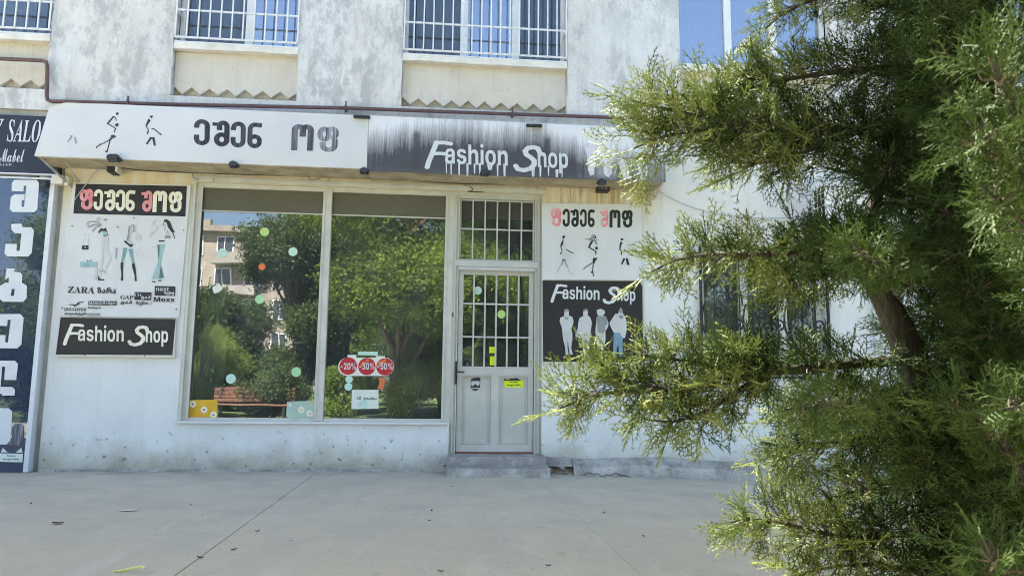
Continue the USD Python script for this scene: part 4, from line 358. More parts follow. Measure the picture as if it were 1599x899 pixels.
obj('roof', MB().box(-12.1, 11.1, -.06, 9, ROOF, ROOF + .12), M['roof'], B)
obj('side_wall', MB().box(-12, -11.75, .4, 9, -.3, ROOF).box(10.75, 11, .4, 9, -.3, ROOF).box(-11.75, 10.75, 8.7, 9, -.3, ROOF), M['bay'], B)
obj('floor_slab', MB().box(-11.75, 10.75, .4, 8.7, 4.0, 4.2).box(-11.75, 10.75, .4, 8.7, 7.3, 7.5), M['grey_wall'], B)
BAYS = [(-6.30, -4.44), (-3.10, -1.70), (-.50, 1.47), (2.87, 4.84), (6.30, 8.20)]
rng = random.Random(5)
prev = -12.0
for a, b in BAYS + [(11, 11)]:
    pm = trimesh.creation.box([a - prev, .14, ROOF - 4.2]); pm.apply_translation([(a + prev) / 2, .07, (ROOF + 4.2) / 2])
    pm = pm.subdivide_to_size(.16); v = pm.vertices.copy()                      # a hand-plastered pier: slightly wavy face and corners
    front = v[:, 1] < .001
    n1 = meshkit.fbm(v * [1.7, 1, 1.7] + 3, 3, 3) - .5; n2 = meshkit.fbm(v * [9, 9, 7], 3, 8) - .5
    v[:, 1] = np.where(front, v[:, 1] + n1 * .03 + np.abs(n2) * .008, v[:, 1])
    side = (np.abs(v[:, 0] - a) < .001) | (np.abs(v[:, 0] - prev) < .001)
    v[:, 0] += np.where(side, n2 * .03, 0)
    pm.vertices = v
    obj('pilaster', pm, M['pil'], B, 35)
    prev = b
def zig_panel(a, b, z0, z1):
    n = max(3, round((b - a) / .197)); w = (b - a) / n; pts = [(a, z1), (a, z0 + .082)]
    for k in range(n):
        if k: pts.append((a + k * w, z0 + .082))
        pts.append((a + (k + .5) * w, z0))
    pts += [(b, z0 + .082), (b, z1)]
    pts = [(x, z + rng.uniform(-.006, .006)) for x, z in pts]
    return MB().poly(Polygon(pts), .078, .139)
def window_up(a, b, z0, z1, lights, bars, rail, glassm, curtainms, framem='pvc', label=None):
    "frame > pane, curtain, grille_bar"
    f = MB(); t = .055; y0, y1 = .16, .22
    f.box(a, a + t, y0, y1, z0, z1).box(b - t, b, y0, y1, z0, z1).box(a + t, b - t, y0, y1, z0, z0 + t).box(a + t, b - t, y0, y1, z1 - t, z1)
    xs = [a + t + (b - a - 2 * t) * q for q in lights]
    for x in xs[1:-1]: f.box(x - .045, x + .045, y0 - .004, y1, z0 + t, z1 - t)
    w = obj('window', f, M[framem], B, label=label)
    for k in range(len(xs) - 1):
        l = xs[k] + (.045 if k else 0); r = xs[k + 1] - (.045 if k < len(xs) - 2 else 0)
        obj('pane', MB().box(l, r, .185, .191, z0 + t, z1 - t), M[glassm[k % len(glassm)]], w)
        n = 40; cx = np.linspace(l - .02, r + .02, n); cy = .30 + .022 * np.sin(np.arange(n) * 1.15 + k) + .012 * np.sin(np.arange(n) * .37)
        cv = [[x, y, z] for x, y in zip(cx, cy) for z in (z0 + .01, z1)]; cf = [q for i in range(n - 1) for q in ([2 * i, 2 * i + 2, 2 * i + 3], [2 * i, 2 * i + 3, 2 * i + 1])]
        obj('curtain', MB().add(cv, cf), M[curtainms[k % len(curtainms)]], w, True)
    if bars:
        g0, g1 = a + .015, b - .015; n = round((g1 - g0) / bars)
        for k in range(n + 1):
            x = g0 + (g1 - g0) * k / n
            obj('grille_bar', MB().box(x - .0075, x + .0075, -.03, -.015, z0 + .03, z1 - .05), M['grille'], w)
        for z in (z0 + .03, z0 + rail, z0 + rail + .75, z1 - .05):
            obj('grille_rail', MB().box(g0 - .012, g1 + .012, -.014, -.001, z - .011, z + .011), M['grille'], w)
        for z in (z0 + rail, z1 - .2):
            for x in (g0 + .01, g1 - .01): obj('grille_anchor', MB().box(x - .008, x + .008, 0, .165, z - .03, z - .014), M['grille'], w)
    return w
def sill(a, b, z):
    m = trimesh.creation.box([b - a - .006, .15, .075]); m.apply_translation([(a + b) / 2, .063, z]); m = m.subdivide_to_size(.12); v = m.vertices
    m.vertices = v + np.stack([0 * v[:, 0], (meshkit.fbm(v * 8, 2, 4) - .5) * .016, (meshkit.fbm(v * 6, 2, 9) - .5) * .014], 1)
    obj('sill', m, M['sill'], B)
    obj('sill_board', MB().box(a + .004, b - .004, -.012 + .012, .16, z + .042, z + .058), M['pvc'], B)
specs = [([0, .5, 1], .122, .36, ['glass_far'], ['curtain']), ([0, .57, 1], .122, .36, ['glass_far', 'glass_up'], ['curtain', 'blue_curtain']),
         ([0, .36, .70, 1], .115, .37, ['glass_far', 'glass_up', 'glass_far'], ['curtain', 'blue_curtain', 'curtain']), ([0, .34, .66, 1], 0, 0, ['glass_up'], ['blue_curtain']), ([0, .5, 1], 0, 0, ['glass_up'], ['blue_curtain'])]
names = [None, 'barred window with grey curtains over the white shop board', 'wide barred window over the middle of the shop front', 'large blue window without bars behind the juniper', None]
for k, ((a, b), sp) in enumerate(zip(BAYS, specs)):
    zs = 4.80 if k < 3 else 4.86
    obj('zigzag_panel', zig_panel(a + .003, b - .003, 4.255, zs - .04), M['bay'], B)
    sill(a, b, zs)
    obj('lintel', MB().box(a, b, .08, .139, 6.52, 7.75), M['bay'], B)
    window_up(a, b, zs + .07, 6.5, *sp, label=names[k])
    window_up(a, b, 7.86, 9.4, [0, .5, 1], 0, 0, ['glass_up'], ['curtain'])
    obj('spandrel', MB().box(a, b, .05, .139, 9.42, ROOF - .01), M['bay'], B)
# rooms behind: dark
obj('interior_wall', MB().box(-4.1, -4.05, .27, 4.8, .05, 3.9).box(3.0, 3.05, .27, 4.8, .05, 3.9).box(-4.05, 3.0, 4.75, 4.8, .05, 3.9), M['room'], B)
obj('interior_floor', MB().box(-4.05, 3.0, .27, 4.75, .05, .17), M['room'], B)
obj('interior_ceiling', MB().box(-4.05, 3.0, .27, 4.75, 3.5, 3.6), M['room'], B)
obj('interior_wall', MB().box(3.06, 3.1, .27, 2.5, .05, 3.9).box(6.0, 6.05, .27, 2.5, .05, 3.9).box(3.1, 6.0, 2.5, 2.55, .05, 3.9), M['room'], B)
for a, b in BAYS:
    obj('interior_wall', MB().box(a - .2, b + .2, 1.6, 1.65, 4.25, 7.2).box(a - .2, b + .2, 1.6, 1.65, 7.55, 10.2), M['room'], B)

# ---- shop window
f = MB()
f.box(WX0, -2.69, .03, .12, WZ0, WZ1).box(.07, WX1, .03, .12, WZ0, WZ1).box(-2.69, .07, .032, .12, WZ0, WZ0 + .035).box(-2.69, .07, .032, .12, WZ1 - .05, WZ1)
f.box(WX0 - .01, WX0 + .035, .004, .03, WZ0 - .01, WZ1 - .002).box(-2.70, -2.675, .018, .03, WZ0 + .01, WZ1 - .03).box(.05, .075, .02, .03, WZ0 + .01, WZ1 - .03)
sw = obj('shop_window', f, M['frame'], B)
obj('mullion', MB().box(-1.345, -1.245, .012, .12, WZ0 + .002, WZ1 - .02, .006).box(-1.33, -1.318, .004, .012, WZ0 + .02, WZ1 - .05), M['frame'], sw)
obj('window_sill', MB().box(WX0 - .01, .12, -.028, .03, WZ0 - .028, WZ0 - .001, .006), M['pvc'], sw)
obj('head_moulding', MB().box(WX0 - .02, 1.20, -.02, -.001, 3.205, 3.245).box(WX0 - .02, 1.2, -.034, -.001, 3.247, 3.262), M['frame'], sw)
obj('pane', MB().box(-2.688, -1.346, .064, .070, WZ0 + .036, WZ1 - .051), M['glass_shop'], sw)
obj('pane', MB().box(-1.244, .068, .064, .070, WZ0 + .036, WZ1 - .051), M['glass_shop'], sw)
for a, b in ((-2.687, -1.347), (-1.243, .067)):
    bl = thing('top_blind', 'beige sun-screen strip across the top of the ' + ('left' if a < -2 else 'right') + ' pane of the shop window', 'blind', (a, .16, 3.1))
    obj('fabric', MB().box(a, b, .052, .0625, 2.895, 3.148), M['blind'], bl); obj('bottom_rail', MB().box(a, b, .05, .063, 2.883, 2.8945), M['frame'], bl)

# ---- door
DX0, DX1 = .14, 1.18
fr = MB(); st = [DX0, .215, 1.095, DX1]
fr.box(st[0], st[1], .03, .13, .215, 3.2).box(st[2], st[3], .03, .13, .215, 3.2).box(st[1], st[2], .03, .13, 3.13, 3.2).box(st[1], st[2], .03, .13, 2.315, 2.40)
fr.box(st[0] + .028, st[0] + .042, .016, .03, .23, 3.17).box(st[3] - .042, st[3] - .028, .016, .03, .23, 3.17).box(st[1] - .012, st[1], .02, .03, .23, 3.13).box(st[2], st[2] + .012, .02, .03, .23, 3.13)
dr = obj('door', fr, M['door'], B, label='grey steel shop door in its frame with barred glass above')
obj('transom_rail', MB().box(st[1] - .05, st[2] + .05, .006, .03, 2.325, 2.40, .004).box(st[1], st[2], .012, .03, 2.285, 2.322), M['door_bar'], dr)
# leaf
lx0, lx1 = .222, 1.088
lf = MB().box(lx0, lx0 + .045, .05, .1, .235, 2.30).box(lx1 - .045, lx1, .05, .1, .235, 2.30).box(lx0 + .045, lx1 - .045, .05, .1, .235, .30).box(lx0 + .045, lx1 - .045, .05, .1, 2.255, 2.30).box(lx0 + .045, lx1 - .045, .05, .1, 1.095, 1.165)
mx = (lx0 + lx1) / 2
lf.box(mx - .035, mx + .035, .05, .1, .30, 1.095)
obj('door_leaf', lf, M['door'], dr)
for a, b in ((lx0 + .045, mx - .035), (mx + .035, lx1 - .045)):
    obj('door_panel', MB().box(a, b, .075, .09, .30, 1.095), M['door'], dr)
    m = MB()
    for o, y in ((.0, .052), (.018, .06)):
        w = .015
        m.box(a + o, a + o + w, y, .0745, .30 + o, 1.095 - o).box(b - o - w, b - o, y, .0745, .30 + o, 1.095 - o).box(a + o + w, b - o - w, y, .0745, .30 + o, .30 + o + w).box(a + o + w, b - o - w, y, .0745, 1.095 - o - w, 1.095 - o)
    obj('panel_moulding', m, M['door'], dr)
obj('pane', MB().box(lx0 + .045, lx1 - .045, .082, .087, 1.165, 2.255), M['glass_shop'], dr)
obj('pane', MB().box(st[1], st[2], .085, .09, 2.40, 3.13), M['glass_shop'], dr)
for k in range(7):
    x = lx0 + .045 + (lx1 - lx0 - .09) * k / 6
    obj('door_bar', MB().box(x - .009, x + .009, .056, .074, 1.166, 2.254), M['door_bar'], dr)
for z in (1.175, 1.52, 1.90, 2.245): obj('door_rail', MB().box(lx0 + .045, lx1 - .045, .052, .064, z - .009, z + .009), M['door_bar'], dr)
for k in range(7):
    x = st[1] + .012 + (st[2] - st[1] - .024) * k / 6
    obj('transom_bar', MB().box(x - .008, x + .008, .06, .076, 2.402, 3.128), M['door_bar'], dr)
for z in (2.412, 2.775, 3.118): obj('transom_bar', MB().box(st[1], st[2], .058, .068, z - .008, z + .008), M['door_bar'], dr)
obj('threshold', MB().box(lx0, lx1, .03, .10, .217, .233), M['boards'], dr)
hd = MB().box(.197, .215, .008, .03, .98, 1.24, .004).tube([[.206, .01, 1.12], [.206, -.03, 1.12], [.216, -.04, 1.12], [.30, -.04, 1.115]], .008, 8)
obj('handle', hd, M['black'], dr)
for z in (.4, 1.7, 2.15): obj('hinge', MB().tube([[1.10, .028, z - .045], [1.10, .028, z + .045]], .009, 8), M['door'], dr)
obj('latch_mark', MB().box(.150, .163, .022, .029, 1.74, 1.79), M['black'], dr)
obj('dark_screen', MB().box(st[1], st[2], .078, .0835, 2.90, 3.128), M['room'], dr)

# ---- ground floor window at the right with its scrolled grille
f = MB(); a, b, z0, z1 = 3.08, 4.60, 1.08, 2.63
f.box(a, a + .06, .10, .18, z0, z1).box(b - .06, b, .10, .18, z0, z1).box(a + .06, b - .06, .1, .18, z0, z0 + .06).box(a + .06, b - .06, .1, .18, z1 - .06, z1)
for x in (3.63, 4.12): f.box(x - .05, x + .05, .098, .18, z0 + .06, z1 - .06)
rw = obj('window', f, M['pvc'], B, label='ground floor window with a black scrolled grille behind the juniper')
for l, r in ((3.14, 3.58), (3.68, 4.07), (4.17, 4.54)):
    obj('pane', MB().box(l, r, .135, .141, z0 + .06, z1 - .06), M['glass_ground'], rw)
    n = 44; cx = np.linspace(l - .02, r + .02, n); cy = .24 + .02 * np.sin(np.arange(n) * 1.1) + .01 * np.sin(np.arange(n) * .31)
    cv = [[x, y, z] for x, y in zip(cx, cy) for z in (z0, z1)]; cf = [q for i in range(n - 1) for q in ([2 * i, 2 * i + 2, 2 * i + 3], [2 * i, 2 * i + 3, 2 * i + 1])]
    obj('curtain', MB().add(cv, cf), M['net' if l < 3.2 else 'curtain'], rw, True)
def spiral(cx, cz, r0, turns, start, sgn, y=-.03):
    t = np.linspace(0, 1, 30); ang = start + sgn * turns * 2 * math.pi * t; r = r0 * (1 - .82 * t)
    return np.stack([cx + r * np.cos(ang), np.full(30, y), cz + r * np.sin(ang)], 1)
def arc3(x0, z0_, x1, z1_, bulge, y=-.03, n=18):
    t = np.linspace(0, 1, n); px = x0 + (x1 - x0) * t; pz = z0_ + (z1_ - z0_) * t; nx, nz = -(z1_ - z0_), x1 - x0; s = bulge * 4 * t * (1 - t)
    return np.stack([px + nx * s, np.full(n, y), pz + nz * s], 1)
for x in (3.06, 4.62): obj('grille_post', MB().box(x - .014, x + .014, -.045, -.017, z0 - .02, z1 + .02), M['iron'], rw)
for z in (z0 + .02, z1 + .005): obj('grille_rail', MB().box(3.074, 4.606, -.042, -.02, z - .012, z + .012), M['iron'], rw)
for x in (3.06, 4.62):
    for z in (1.3, 2.4): obj('grille_anchor', MB().box(x - .02, x + .02, -.017, -.001, z - .03, z + .03), M['iron'], rw)
for x in np.arange(3.22, 4.55, .155): obj('grille_bar', MB().tube([[x, -.03, z0 + .03], [x, -.03, z1 - .01]], .008, 6), M['iron'], rw)
for k in range(3):
    ox = 3.08 + k * .5
    for p in (spiral(ox + .14, 2.20, .095, 1.5, -.6, 1), spiral(ox + .36, 2.06, .09, 1.4, 2.6, -1), spiral(ox + .20, 1.86, .085, 1.4, 1.2, -1), spiral(ox + .42, 1.72, .085, 1.5, 3.4, 1),
              arc3(ox + .02, 1.95, ox + .30, 1.35, -.22), arc3(ox + .22, 2.33, ox + .48, 1.95, .18), arc3(ox + .30, 1.70, ox + .24, 1.15, .16), arc3(ox + .05, 2.45, ox + .24, 2.33, .35)):
        obj('grille_scroll', MB().tube(p, .0105, 6), M['iron'], rw)

# ---- plinth, steps
def rough_block(x0, x1, prof, step=.06, amp=.016, seed=1, zoff=None):
    "a cast block along x: its (y, z) section, subdivided and roughened"
    ys = LineString(prof); n = max(2, round((x1 - x0) / step)); L = ys.length; k = max(8, int(L / step)); sec = np.array([ys.interpolate(L * i / k).coords[0] for i in range(k + 1)])
    xs = np.linspace(x0, x1, n + 1); v = np.array([[x, y, z] for x in xs for y, z in sec])
    if zoff is not None: v[:, 2] += zoff(v[:, 0])
    d = meshkit.fbm(v * 7 + 11, 4, seed) - .5; e = meshkit.fbm(v * 1.6 + 5, 2, seed + 3) - .5
    v[:, 1] += d * amp * 1.6 + e * amp * 2; v[:, 2] += np.where(v[:, 1] < -.02, d * amp + e * amp * 2, 0)
    w = k + 1; f = []
    for i in range(n):
        for j in range(k):
            p = i * w + j; f.append([p, p + 1, p + w + 1]); f.append([p, p + w + 1, p + w])
    c0, c1 = len(v), len(v) + 1; v = np.vstack([v, v[:w].mean(0), v[n * w:].mean(0)])
    for j in range(k): f.append([c0, j + 1, j]); f.append([c1, n * w + j, n * w + j + 1])
    return trimesh.Trimesh(v, f, process=False)
sl = lambda x: np.asarray(gz(x)) - .025
pl = thing('plinth', 'low cracked concrete plinth along the wall right of the door steps', 'plinth', (3, -.1, 0))
bulge = lambda x: sl(x) + .03 * np.exp(-((x - 2.6) / .55) ** 2) - .015 * np.exp(-((x - 1.7) / .3) ** 2)
obj('body', rough_block(1.52, 10.5, [(-.005, .205), (-.11, .17), (-.175, .12), (-.19, -.06)], .04, .034, 4, bulge), M['plinth'], pl, 40)
obj('body', rough_block(1.185, 1.515, [(-.005, .20), (-.09, .165), (-.13, .135), (-.135, .11)], .04, .012, 9, sl), M['plinth'], pl, 40)
obj('broken_gap', rough_block(1.185, 1.515, [(-.07, .125), (-.105, .06), (-.12, -.06)], .02, .04, 12, sl), M['rubble'], pl, 40)
rr_ = random.Random(9)
for k in range(7):
    m = trimesh.creation.icosphere(1, .03); v = m.vertices * [1.3, .8, rr_.uniform(.6, 1.1)]; v = v * (1 + .5 * (meshkit.noise(v * 40 + k, k)[:, None] - .5)); m.vertices = v + [1.20 + k * .048, -.115 + rr_.uniform(-.012, .01), rr_.choice([.02, .045, .085, .10]) + float(sl(1.35))]
    obj('rubble_stone', m, M['rubble' if k % 2 else 'plinth'], pl)
crk = [[x, -.205 - .004 + .003 * math.sin(x * 40), .045 + float(sl(x)) + .012 * math.sin(x * 23) + .008 * math.sin(x * 61)] for x in np.linspace(1.62, 2.15, 40)]
obj('crack', MB().tube(crk, .004, 4), M['dark_gap'], pl)
sp_ = thing('door_step', 'lower worn concrete step in front of the grey shop door', 'step', (.66, -.3, 0))
m = rough_block(.12, 1.20, [(-.22, .125), (-.36, .122), (-.535, .118), (-.55, .10), (-.555, -.04)], .05, .007, 21); obj('tread', m, M['plinth'], sp_, 30)
su = thing('door_step', 'upper worn concrete step under the grey shop door', 'step', (.66, -.1, .1))
m = rough_block(.135, 1.20, [(.03, .214), (-.12, .212), (-.235, .208), (-.25, .195), (-.255, .05)], .05, .006, 23); obj('tread', m, M['plinth'], su, 30)
obj('wall_foot', rough_block(-4.14, .12, [(-.002, .05), (-.012, .03), (-.03, .016)], .05, .012, 31, lambda x: x * 0), M['plinth'], B)

# ------------------------------------------------------------------ lettering
def gl_shape(keys, track=0):
    out, x = [], 0
    for k in keys:
        if k == ' ': x += 24; continue
        adv, polys = GL[k]
        for p in polys: out.append(affinity.translate(Polygon(p[0], p[1:]).buffer(0), x, 0))
        x += adv + track
    return union_all(out)
def arc(cx, cy, rx, ry, a0, a1, n=14):
    t = np.radians(np.linspace(a0, a1, n)); return list(zip(cx + rx * np.cos(t), cy + ry * np.sin(t)))
def stroke(pts, w, cap='flat', join='round'): return LineString(pts).buffer(w / 2, cap_style=cap, join_style=join, quad_segs=6)
S = .165
def poster_letter(c):
    if c == 'ე': return stroke([(.085, .66)] + arc(.25, .74, .165, .175, 180, 0) + arc(.25, .26, .165, .175, 0, -180) + [(.085, .40)], S), .53
    if c == 'შ': return union_all([stroke(arc(.27, .27, .155, .185, 0, 360, 28), S), stroke([(.425, .27)] + arc(.31, .76, .115, .145, 0, 180) + [(.195, .62)], S), stroke([(-.02, .84), (.20, .84)], .13)]), .55
    if c == 'ნ': return union_all([stroke(arc(.27, .27, .165, .185, 0, 360, 28), S), stroke([(.105, .27), (.105, .66)] + arc(.27, .72, .165, .19, 180, 80) + [(.50, .89)], S)]), .55
    if c == 'ფ': return union_all([stroke(arc(.20, .68, .12, .21, 0, 360, 28), .15), stroke([(.32, .70)] + arc(.42, .76, .10, .145, 180, 0) + [(.52, .66), (.46, .55), (.50, .44), (.50, .27)] + arc(.33, .26, .17, .175, 0, -180) + [(.16, .38)], S)]), .64
    if c == 'ო': return union_all([stroke([(.085, 0), (.085, .62)] + arc(.19, .76, .105, .15, 180, 0) + [(.295, .52)], S), stroke([(.295, .7)] + arc(.40, .76, .105, .15, 180, 0) + [(.505, 0)], S)]), .63
def word(letters, gap=.03):
    out, x = [], 0
    for c in letters:
        if c == ' ': x += .27; continue
        g, a = poster_letter(c); out.append((affinity.translate(g, x, 0), c)); x += a + gap
    return out, x - gap
def F_shape(): return union_all([stroke([(.02, .0), (.07, .22), (.30, .98)], .15, 'round'), stroke([(.28, .96), (.5, .985), (.72, .95)], .14, 'round'), stroke([(.18, .53), (.40, .555), (.58, .54)], .13, 'round')])
def S_shape(): return stroke([(.76, .80), (.72, .93), (.58, .97), (.42, .93), (.33, .80), (.37, .66), (.50, .56), (.60, .44), (.60, .28), (.48, .12), (.28, .04), (.10, .08), (.04, .2)], .16, 'round')
def fashion_shop():
    "hand-lettered words: tall slanted capitals F and S, narrow bold small letters; unit = cap height"
    a = gl_shape(['n' + c for c in 'ashion']); b = gl_shape(['n' + c for c in 'hop'])
    def fitx(g, x0, x1, h): mnx, mny, mxx, mxy = g.bounds; g = affinity.translate(g, -mnx, 0); return affinity.translate(affinity.scale(g, (x1 - x0) / (mxx - mnx), h / 70, origin=(0, 0)), x0, .18)
    return union_all([F_shape(), fitx(a, .55, 2.42, .78), affinity.translate(S_shape(), 2.62, -.02), fitx(b, 3.33, 4.25, .78)])
def place(g, src, tl, tr, bl, y):
    "maps the box src = (x0, y0, x1, y1) of a 2D shape to the photograph's box with those three corners, on the upright plane at depth y"
    P0, P1, P2 = [np.array(W(*p, y)) for p in (tl, tr, bl)]; x0, y0, x1, y1 = src
    ex, ez = (P1 - P0) / (x1 - x0), (P0 - P2) / (y1 - y0)
    return affinity.affine_transform(g, [ex[0], ez[0], ex[1], ez[1], P2[0] - ex[0] * x0 - ez[0] * y0, P2[1] - ex[1] * x0 - ez[1] * y0])
class Z:
    "pixel tracing on a flat print: zoom origin, zoom scale, depth of the print"
    def __init__(s, ox, oy, k, y): s.ox, s.oy, s.k, s.y = ox, oy, k, y
    def p(s, q): return W(s.ox + q[0] / s.k, s.oy + q[1] / s.k, s.y)
    def poly(s, pts): return Polygon([s.p(q) for q in pts]).buffer(0)
    def line(s, pts, w, cap='round'):
        a = np.array(s.p((0, 0))); b = np.array(s.p((100, 0))); u = np.linalg.norm(b - a) / 100
        return LineString([s.p(q) for q in pts]).buffer(w * u / 2, cap_style=cap, quad_segs=4)
    def dot(s, c, r): return s.line([c, (c[0] + .1, c[1])], 2 * r)
    def rect(s, x0, y0, x1, y1): return s.poly([(x0, y0), (x1, y0), (x1, y1), (x0, y1)])
    def text(s, keys, tl, tr, bl):
        g = gl_shape(keys); return place(g, g.bounds, *[(s.ox + q[0] / s.k, s.oy + q[1] / s.k) for q in (tl, tr, bl)], s.y)
_layer = {}
def prt(parent, name, g, m, y, t=.0006, **kw):
    root = '/'.join(parent.split('/')[:3]); k = _layer[root] = _layer.get(root, -1) + 1
    y = y - .00011 * k - (.0008 if parent.count('/') > 2 else 0)          # each print a hair proud of those before it
    return obj(name, MB().poly(g, y - t, y), M[m], parent, **kw)
def board(parent, corners, y0, y1, m, name='board'): return obj(name, MB().poly(Polygon(corners), y0, y1), M[m], parent)

# ---- long white board and long washed black board over the shop front
YS = -.42
def long_board(T, x0, x1, z0, z1, m, skew=0.0):
    c = [(x0 + skew, z0), (x1, z0), (x1, z1), (x0, z1)]
    obj('face', MB().poly(Polygon(c), YS, YS + .012), M[m], T)
    fr = MB()
    for z in (z0 + .012, z1 - .03): fr.box(x0 + .04, x1 - .01, YS + .013, YS + .04, z, z + .025)
    for x in np.linspace(x0 + .06, x1 - .03, 6):
        fr.box(x - .012, x + .012, YS + .013, YS + .04, z0 + .037, z1 - .03); fr.box(x - .012, x + .012, YS + .04, -.001, z0 + .014, z0 + .036); fr.box(x - .012, x + .012, YS + .04, -.001, z1 - .05, z1 - .03)
        fr.tube([[x, YS + .06, z0 + .012], [x, -.01, z0 - .06]], .009, 5)
    obj('steel_frame', fr, M['pipe'], T)
tw = thing('shop_sign', 'long white sign board with faded black letters and half-peeled fashion figures', 'sign', (-2.5, YS, 3.3))
ZT, ZB = 3.905, 3.305
bx = [(-4.265, ZB), (-.825, ZB), (-.825, ZT + .005), (-3.6, ZT + .004), (-4.02, ZT - .005), (-4.10, ZT - .035), (-4.165, ZT - .07)]
obj('face', MB().poly(Polygon(bx), YS, YS + .012), M['white_banner'], tw)
# a torn corner of the vinyl curling over at the upper left
t = np.linspace(0, 1, 12); cv = []
for q in t: cv += [[-4.15 + .17 * q, YS - .012 - .02 * math.sin(q * 3.1), ZT - .075 + .07 * q], [-4.22 + .17 * q, YS + .10, ZT - .005 + .045 * q - .02 * q * q]]
fr = MB()
for z in (ZB + .012, ZT - .03): fr.box(-4.02, -.84, YS + .013, YS + .04, z, z + .025)
for x in np.linspace(-4.0, -.86, 7):
    fr.box(x - .012, x + .012, YS + .013, YS + .04, ZB + .037, ZT - .03); fr.box(x - .012, x + .012, YS + .04, -.001, ZB + .014, ZB + .036)
obj('steel_frame', fr, M['pipe'], tw)
obj('side_brace', MB().tube([[-4.21, YS + .03, ZB - .01], [-4.06, -.004, ZB - .22]], .013, 6).tube([[-4.0, YS + .03, ZB + .02], [-4.0, -.004, ZB - .15]], .009, 5), M['grey_wall'], tw)
obj('bottom_board', MB().box(-4.24, -.83, YS + .014, -.02, ZB - .008, ZB + .008), M['soffit'], tw)
obj('top_cover', MB().box(-4.0, -.83, YS + .014, -.002, ZT - .004, ZT + .004), M['white_banner'], tw)
yp = YS - .0005
z = Z(290, 180, 6.396, yp)
for c, tl, tr, bl, m in (('ე', (85, 38), (243, 45), (80, 297), 'washed_black'), ('შ', (268, 50), (441, 58), (262, 309), 'washed_black'), ('ე', (455, 62), (603, 68), (446, 320), 'washed_black'), ('ნ', (622, 72), (768, 78), (612, 327), 'washed_black'), ('ო', (1062, 88), (1284, 96), (1050, 350), 'washed_grey'), ('ფ', (1318, 108), (1530, 116), (1310, 364), 'washed_pale')):
    g, _ = poster_letter(c); prt(tw, 'letter', place(g, g.bounds, *[(z.ox + q[0] / z.k, z.oy + q[1] / z.k) for q in (tl, tr, bl)], yp), m, yp)
z = Z(90, 160, 6.42, yp)
prt(tw, 'printed_legs', union_all([z.poly([(132, 330), (152, 330), (138, 365), (100, 400), (95, 390), (118, 365)]), z.poly([(165, 350), (180, 345), (194, 410), (180, 418)])]), 'print_grey', yp)
fig = [z.poly([(580, 110), (600, 100), (616, 108), (606, 125), (588, 127)]), z.line([(560, 145), (520, 190), (502, 214)], 17), z.line([(500, 212), (540, 235), (582, 262), (568, 297)], 11), z.line([(573, 145), (590, 182)], 9), z.poly([(572, 228), (595, 208), (612, 212), (608, 242), (588, 244)]),
       z.poly([(535, 330), (560, 325), (588, 340), (580, 352), (550, 362), (530, 388), (518, 372), (530, 350)]), z.line([(525, 372), (470, 405), (420, 425), (388, 452)], 10), z.line([(524, 380), (510, 440), (495, 498)], 11), z.dot((425, 424), 9), z.line([(392, 440), (390, 458)], 8), z.dot((486, 492), 10)]
prt(tw, 'printed_figure', union_all(fig), 'washed_black', yp)
fig = [z.poly([(920, 135), (956, 132), (952, 150), (938, 162)]), z.poly([(915, 160), (932, 185), (918, 205), (895, 240), (880, 240), (890, 205)]), z.line([(886, 238), (905, 265), (910, 282)], 11), z.poly([(900, 285), (915, 290), (905, 320), (893, 318)]), z.line([(945, 265), (968, 268), (1015, 308), (1042, 322)], 11), z.dot((1030, 320), 8), z.poly([(925, 350), (945, 348), (945, 362), (900, 422), (882, 416), (905, 385)]), z.poly([(945, 350), (972, 350), (985, 430), (965, 438), (955, 390)])]
prt(tw, 'printed_figure', union_all(fig), 'washed_black', yp)

td = thing('shop_sign', 'long black sign board washed out in streaks with white handwritten words', 'sign', (.85, YS, 3.3))
obj('face', MB().poly(Polygon([(-.822, 3.285), (2.535, 3.285), (2.535, 3.915), (-.822, 3.915)]), YS + .002, YS + .014), M['dark_banner'], td)
fr = MB()
for zz in (3.30, 3.88): fr.box(-.80, 2.50, YS + .015, YS + .04, zz, zz + .025)
for x in np.linspace(-.78, 2.47, 7): fr.box(x - .012, x + .012, YS + .015, YS + .04, 3.325, 3.88); fr.box(x - .012, x + .012, YS + .04, -.001, 3.302, 3.322)
obj('steel_frame', fr, M['pipe'], td)
obj('bottom_board', MB().box(-.82, 2.52, YS + .016, -.02, 3.29, 3.298), M['soffit'], td)
obj('top_cover', MB().box(-.82, 2.52, YS + .016, -.002, 3.902, 3.91), M['white_banner'], td)
obj('end_plate', MB().add([[2.516, YS + .015, 3.29], [2.516, YS + .015, 3.91], [2.516, -.002, 3.91], [2.516, -.002, 3.17], [2.53, YS + .015, 3.29], [2.53, YS + .015, 3.91], [2.53, -.002, 3.91], [2.53, -.002, 3.17]],
    [[0, 1, 2], [0, 2, 3], [4, 6, 5], [4, 7, 6], [0, 3, 7], [0, 7, 4], [1, 5, 6], [1, 6, 2], [0, 4, 5], [0, 5, 1], [2, 6, 7], [2, 7, 3]]), M['sill'], td)
yp = YS + .0015
g = fashion_shop()
prt(td, 'lettering', place(g, g.bounds, (640 + 92 / 4, 200 + 75 / 4), (640 + 985 / 4, 200 + 112 / 4), (640 + 92 / 4, 200 + 256 / 4), yp), 'washed_white', yp)
z = Z(640, 200, 4.0, yp + .0006)
dr_ = []
